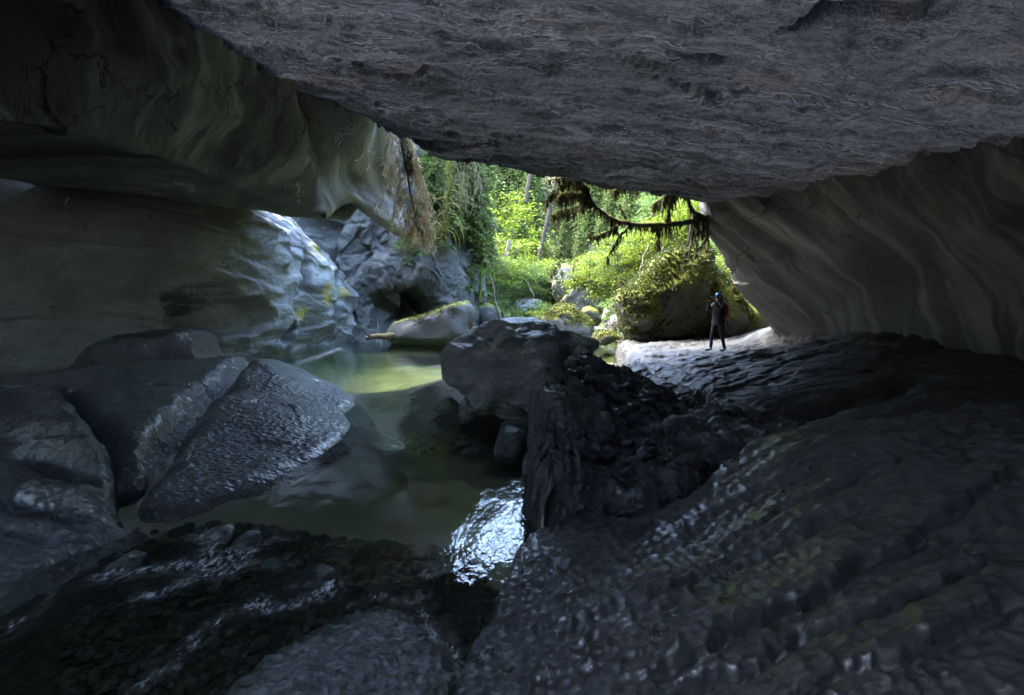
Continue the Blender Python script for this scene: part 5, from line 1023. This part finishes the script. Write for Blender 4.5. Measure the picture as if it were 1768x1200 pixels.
for s, nm in ((1, 'r'), (-1, 'l')):
    wr = np.array([-.275, s * .085, 1.475]); pa = np.array([-.30, s * .072, 1.545])
    J.update({'hip' + nm: ((0, s * .095, .86), .098), 'knee' + nm: ((-.035 - .07 * s, s * .125, .48), .062), 'ank' + nm: ((.02 - .13 * s, s * .14, .095), .045), 'heel' + nm: ((.02 - .13 * s, s * .14, .045), .042), 'ball' + nm: ((-.12 - .13 * s, s * .155, .036), .040), 'toe' + nm: ((-.19 - .13 * s, s * .16, .030), .030),
              'sh' + nm: ((-.005, s * .19, 1.405), .068), 'elb' + nm: ((-.20, s * .24, 1.22), .050), 'wr' + nm: (tuple(wr), .033), 'palm' + nm: (tuple(pa), (.034, .020))})
    B += [('pelvis', 'hip' + nm), ('hip' + nm, 'knee' + nm), ('knee' + nm, 'ank' + nm), ('ank' + nm, 'heel' + nm), ('heel' + nm, 'ball' + nm), ('ball' + nm, 'toe' + nm), ('chest', 'sh' + nm), ('sh' + nm, 'elb' + nm), ('elb' + nm, 'wr' + nm), ('wr' + nm, 'palm' + nm)]
    for k, (dx, ln) in enumerate(((-.030, .055), (-.012, .062), (.008, .058), (.026, .046))):
        a = pa + [dx, -s * .004, .022]; b = a + [0, -s * .012, ln * .6]; c = b + [-.004, -s * .020, ln * .35]
        J.update({f'f{nm}{k}a': (tuple(a), .010), f'f{nm}{k}b': (tuple(b), .009), f'f{nm}{k}c': (tuple(c), .008)}); B += [('palm' + nm, f'f{nm}{k}a'), (f'f{nm}{k}a', f'f{nm}{k}b'), (f'f{nm}{k}b', f'f{nm}{k}c')]
    a = pa + [.03, -s * .012, -.015]; b = a + [.012, -s * .022, .028]
    J.update({f't{nm}a': (tuple(a), .011), f't{nm}b': (tuple(b), .009)}); B += [('wr' + nm, f't{nm}a'), (f't{nm}a', f't{nm}b')]
def reg(c):
    if c.z > 1.47 and c.x > -.17: return 0
    if c.x < -.24 and c.z > 1.475: return 0
    if c.z > .90: return 1
    if c.z > .105: return 2
    return 3
foot = W(1238, 606, 15.3); dg = None
root = empty('person', (foot[0], foot[1], foot[2]))
skin_body('body', J, B, [M_SKIN, M_JKT, M_TRS, M_SHOE], reg, root)
hm = ell('helmet', (-.015, 0, 1.655), (.112, .098, .085), M_CAP, root, 4, -.02); bm_ = MB(); bm_.add([[-.09, -.07, 1.635], [-.165, -.05, 1.622], [-.165, .05, 1.622], [-.09, .07, 1.635], [-.09, -.07, 1.645], [-.165, -.05, 1.632], [-.165, .05, 1.632], [-.09, .07, 1.645]], [[0, 1, 2, 3], [7, 6, 5, 4], [0, 4, 5, 1], [1, 5, 6, 2], [2, 6, 7, 3], [3, 7, 4, 0]]); bm_.build('peak', M_CAP, hm)
ell('hair', (.035, 0, 1.56), (.075, .085, .125), M_HAIR, root, 4, None, .05)
fc = MB()
for s in (-1, 1): ell('eye', (-.108, s * .032, 1.612), (.010, .013, .009), M_EYE, root, 3)
ell('nose', (-.122, 0, 1.585), (.018, .013, .024), M_SKIN, root, 3); ell('mouth', (-.104, 0, 1.548), (.010, .026, .007), plain('lip', (.30, .11, .09), .5), root, 3)
for s in (-1, 1): ell('ear', (-.02, s * .082, 1.60), (.020, .010, .030), M_SKIN, root, 3)
hemv = MB(); th = np.linspace(0, 2 * np.pi, 29)[:-1]
rings = [(.80, .185, .20), (.90, .175, .195), (1.02, .155, .18), (1.2, .162, .195), (1.36, .15, .2)]
Vh = np.array([[[a * math.cos(t_) + .005, b * math.sin(t_), z + .012 * math.sin(3 * t_ + z * 9)] for t_ in th] for z, a, b in rings]); hemv.add(Vh, grid_faces(5, 28, True)); hemv.build('jacket', M_JKT, root, True)
root.rotation_euler = (0, 0, math.radians(28))
tag(root, 'standing person in black jacket and blue helmet raising a camera, on the pale shelf', 'person')
def boxmb(m, c, h, mat=0):
    x, y, z = c; a, b, d = h; V = [[x + i * a, y + j * b, z + k * d] for i in (-1, 1) for j in (-1, 1) for k in (-1, 1)]
    m.add(V, [[0, 1, 3, 2], [4, 6, 7, 5], [0, 4, 5, 1], [2, 3, 7, 6], [0, 2, 6, 4], [1, 5, 7, 3]], mat)
camr = empty('held_camera', root.location); camr.rotation_euler = root.rotation_euler
m = MB(); boxmb(m, (-.285, 0, 1.575), (.03, .068, .044)); boxmb(m, (-.28, 0, 1.625), (.025, .025, .014)); m.build('camera_body', M_BLK, camr)
m = MB(); m.tube([(-.31, 0, 1.57), (-.35, 0, 1.57), (-.40, 0, 1.57)], [.036, .038, .04], 14); m.build('lens', M_GLASS, camr, True)
tag(camr, 'black camera held up to the face of the standing person', 'camera')
pk = empty('backpack', root.location); pk.rotation_euler = root.rotation_euler
D, Fv = ICO[4]; V = np.sign(D) * np.abs(D) ** .55 * np.array([.085, .14, .22]) + np.array([.215, 0, 1.20]); me = raw_mesh('pack_body', V, Fv); me.materials.append(M_RED); link(bpy.data.objects.new('pack_body', me), pk)
for s in (-1, 1):
    m = MB(); m.tube(catmull(np.array([(.19, s * .12, 1.33), (.10, s * .13, 1.43), (-.06, s * .13, 1.42), (-.165, s * .12, 1.30), (-.10, s * .16, 1.12), (.14, s * .14, 1.06)]), 16), .017, 6); m.build('strap', M_BLK, pk, True)
tag(pk, 'red backpack on the back of the person in black', 'backpack')

# far seated person on the gorge bank
M_WHT = plain('white_top', (.6, .58, .6), .8, .2, .1); M_PUR = plain('purple_trousers', (.07, .045, .16), .8, .2, .2); M_AUB = plain('auburn_hair', (.22, .06, .03), .6, .3, .3)
sp_ = W(1024, 552, 38.0); root = empty('seated_person', (sp_[0], sp_[1], sp_[2] - .10))
J = {'pelvis': ((0, 0, .14), (.13, .12)), 'spine': ((0, .02, .32), .11), 'chest': ((0, 0, .50), (.14, .11)), 'neck': ((0, -.02, .64), .05), 'head': ((0, -.04, .75), (.08, .095)), 'crown': ((0, -.03, .83), .06)}
B = [('pelvis', 'spine'), ('spine', 'chest'), ('chest', 'neck'), ('neck', 'head'), ('head', 'crown')]
for s, nm in ((1, 'r'), (-1, 'l')):
    J.update({'hip' + nm: ((s * .1, -.05, .13), .09), 'knee' + nm: ((s * .16, -.38, .38), .06), 'ank' + nm: ((s * .14, -.48, .06), .042), 'toe' + nm: ((s * .16, -.62, .03), .035), 'sh' + nm: ((s * .17, 0, .56), .06), 'elb' + nm: ((s * .24, -.12, .36), .042), 'wr' + nm: ((s * .15, -.32, .42), .03), 'hand' + nm: ((s * .13, -.38, .43), .03)})
    B += [('pelvis', 'hip' + nm), ('hip' + nm, 'knee' + nm), ('knee' + nm, 'ank' + nm), ('ank' + nm, 'toe' + nm), ('chest', 'sh' + nm), ('sh' + nm, 'elb' + nm), ('elb' + nm, 'wr' + nm), ('wr' + nm, 'hand' + nm)]
skin_body('body', J, B, [M_SKIN, M_WHT, M_PUR], lambda c: 0 if c.z > .62 or (c.y < -.28 and abs(c.x) < .18 and .39 < c.z < .47) else (1 if c.z > .24 and c.y > -.2 else 2), root)
ell('hair', (0, .0, .77), (.095, .10, .11), M_AUB, root, 4, None, .05)
root.rotation_euler = (0, 0, math.radians(-20))
tag(root, 'tiny seated person in white top and purple trousers by the far rapids', 'person')
st = boulder('seat_rock', [(1012, 552), (1016, 546), (1030, 546), (1040, 550), (1042, 562), (1012, 562)], 38.2, .8, M_BPALE, 'low pale rock under the seated person', 'rock', sub=4, seed=55, facet=.6)
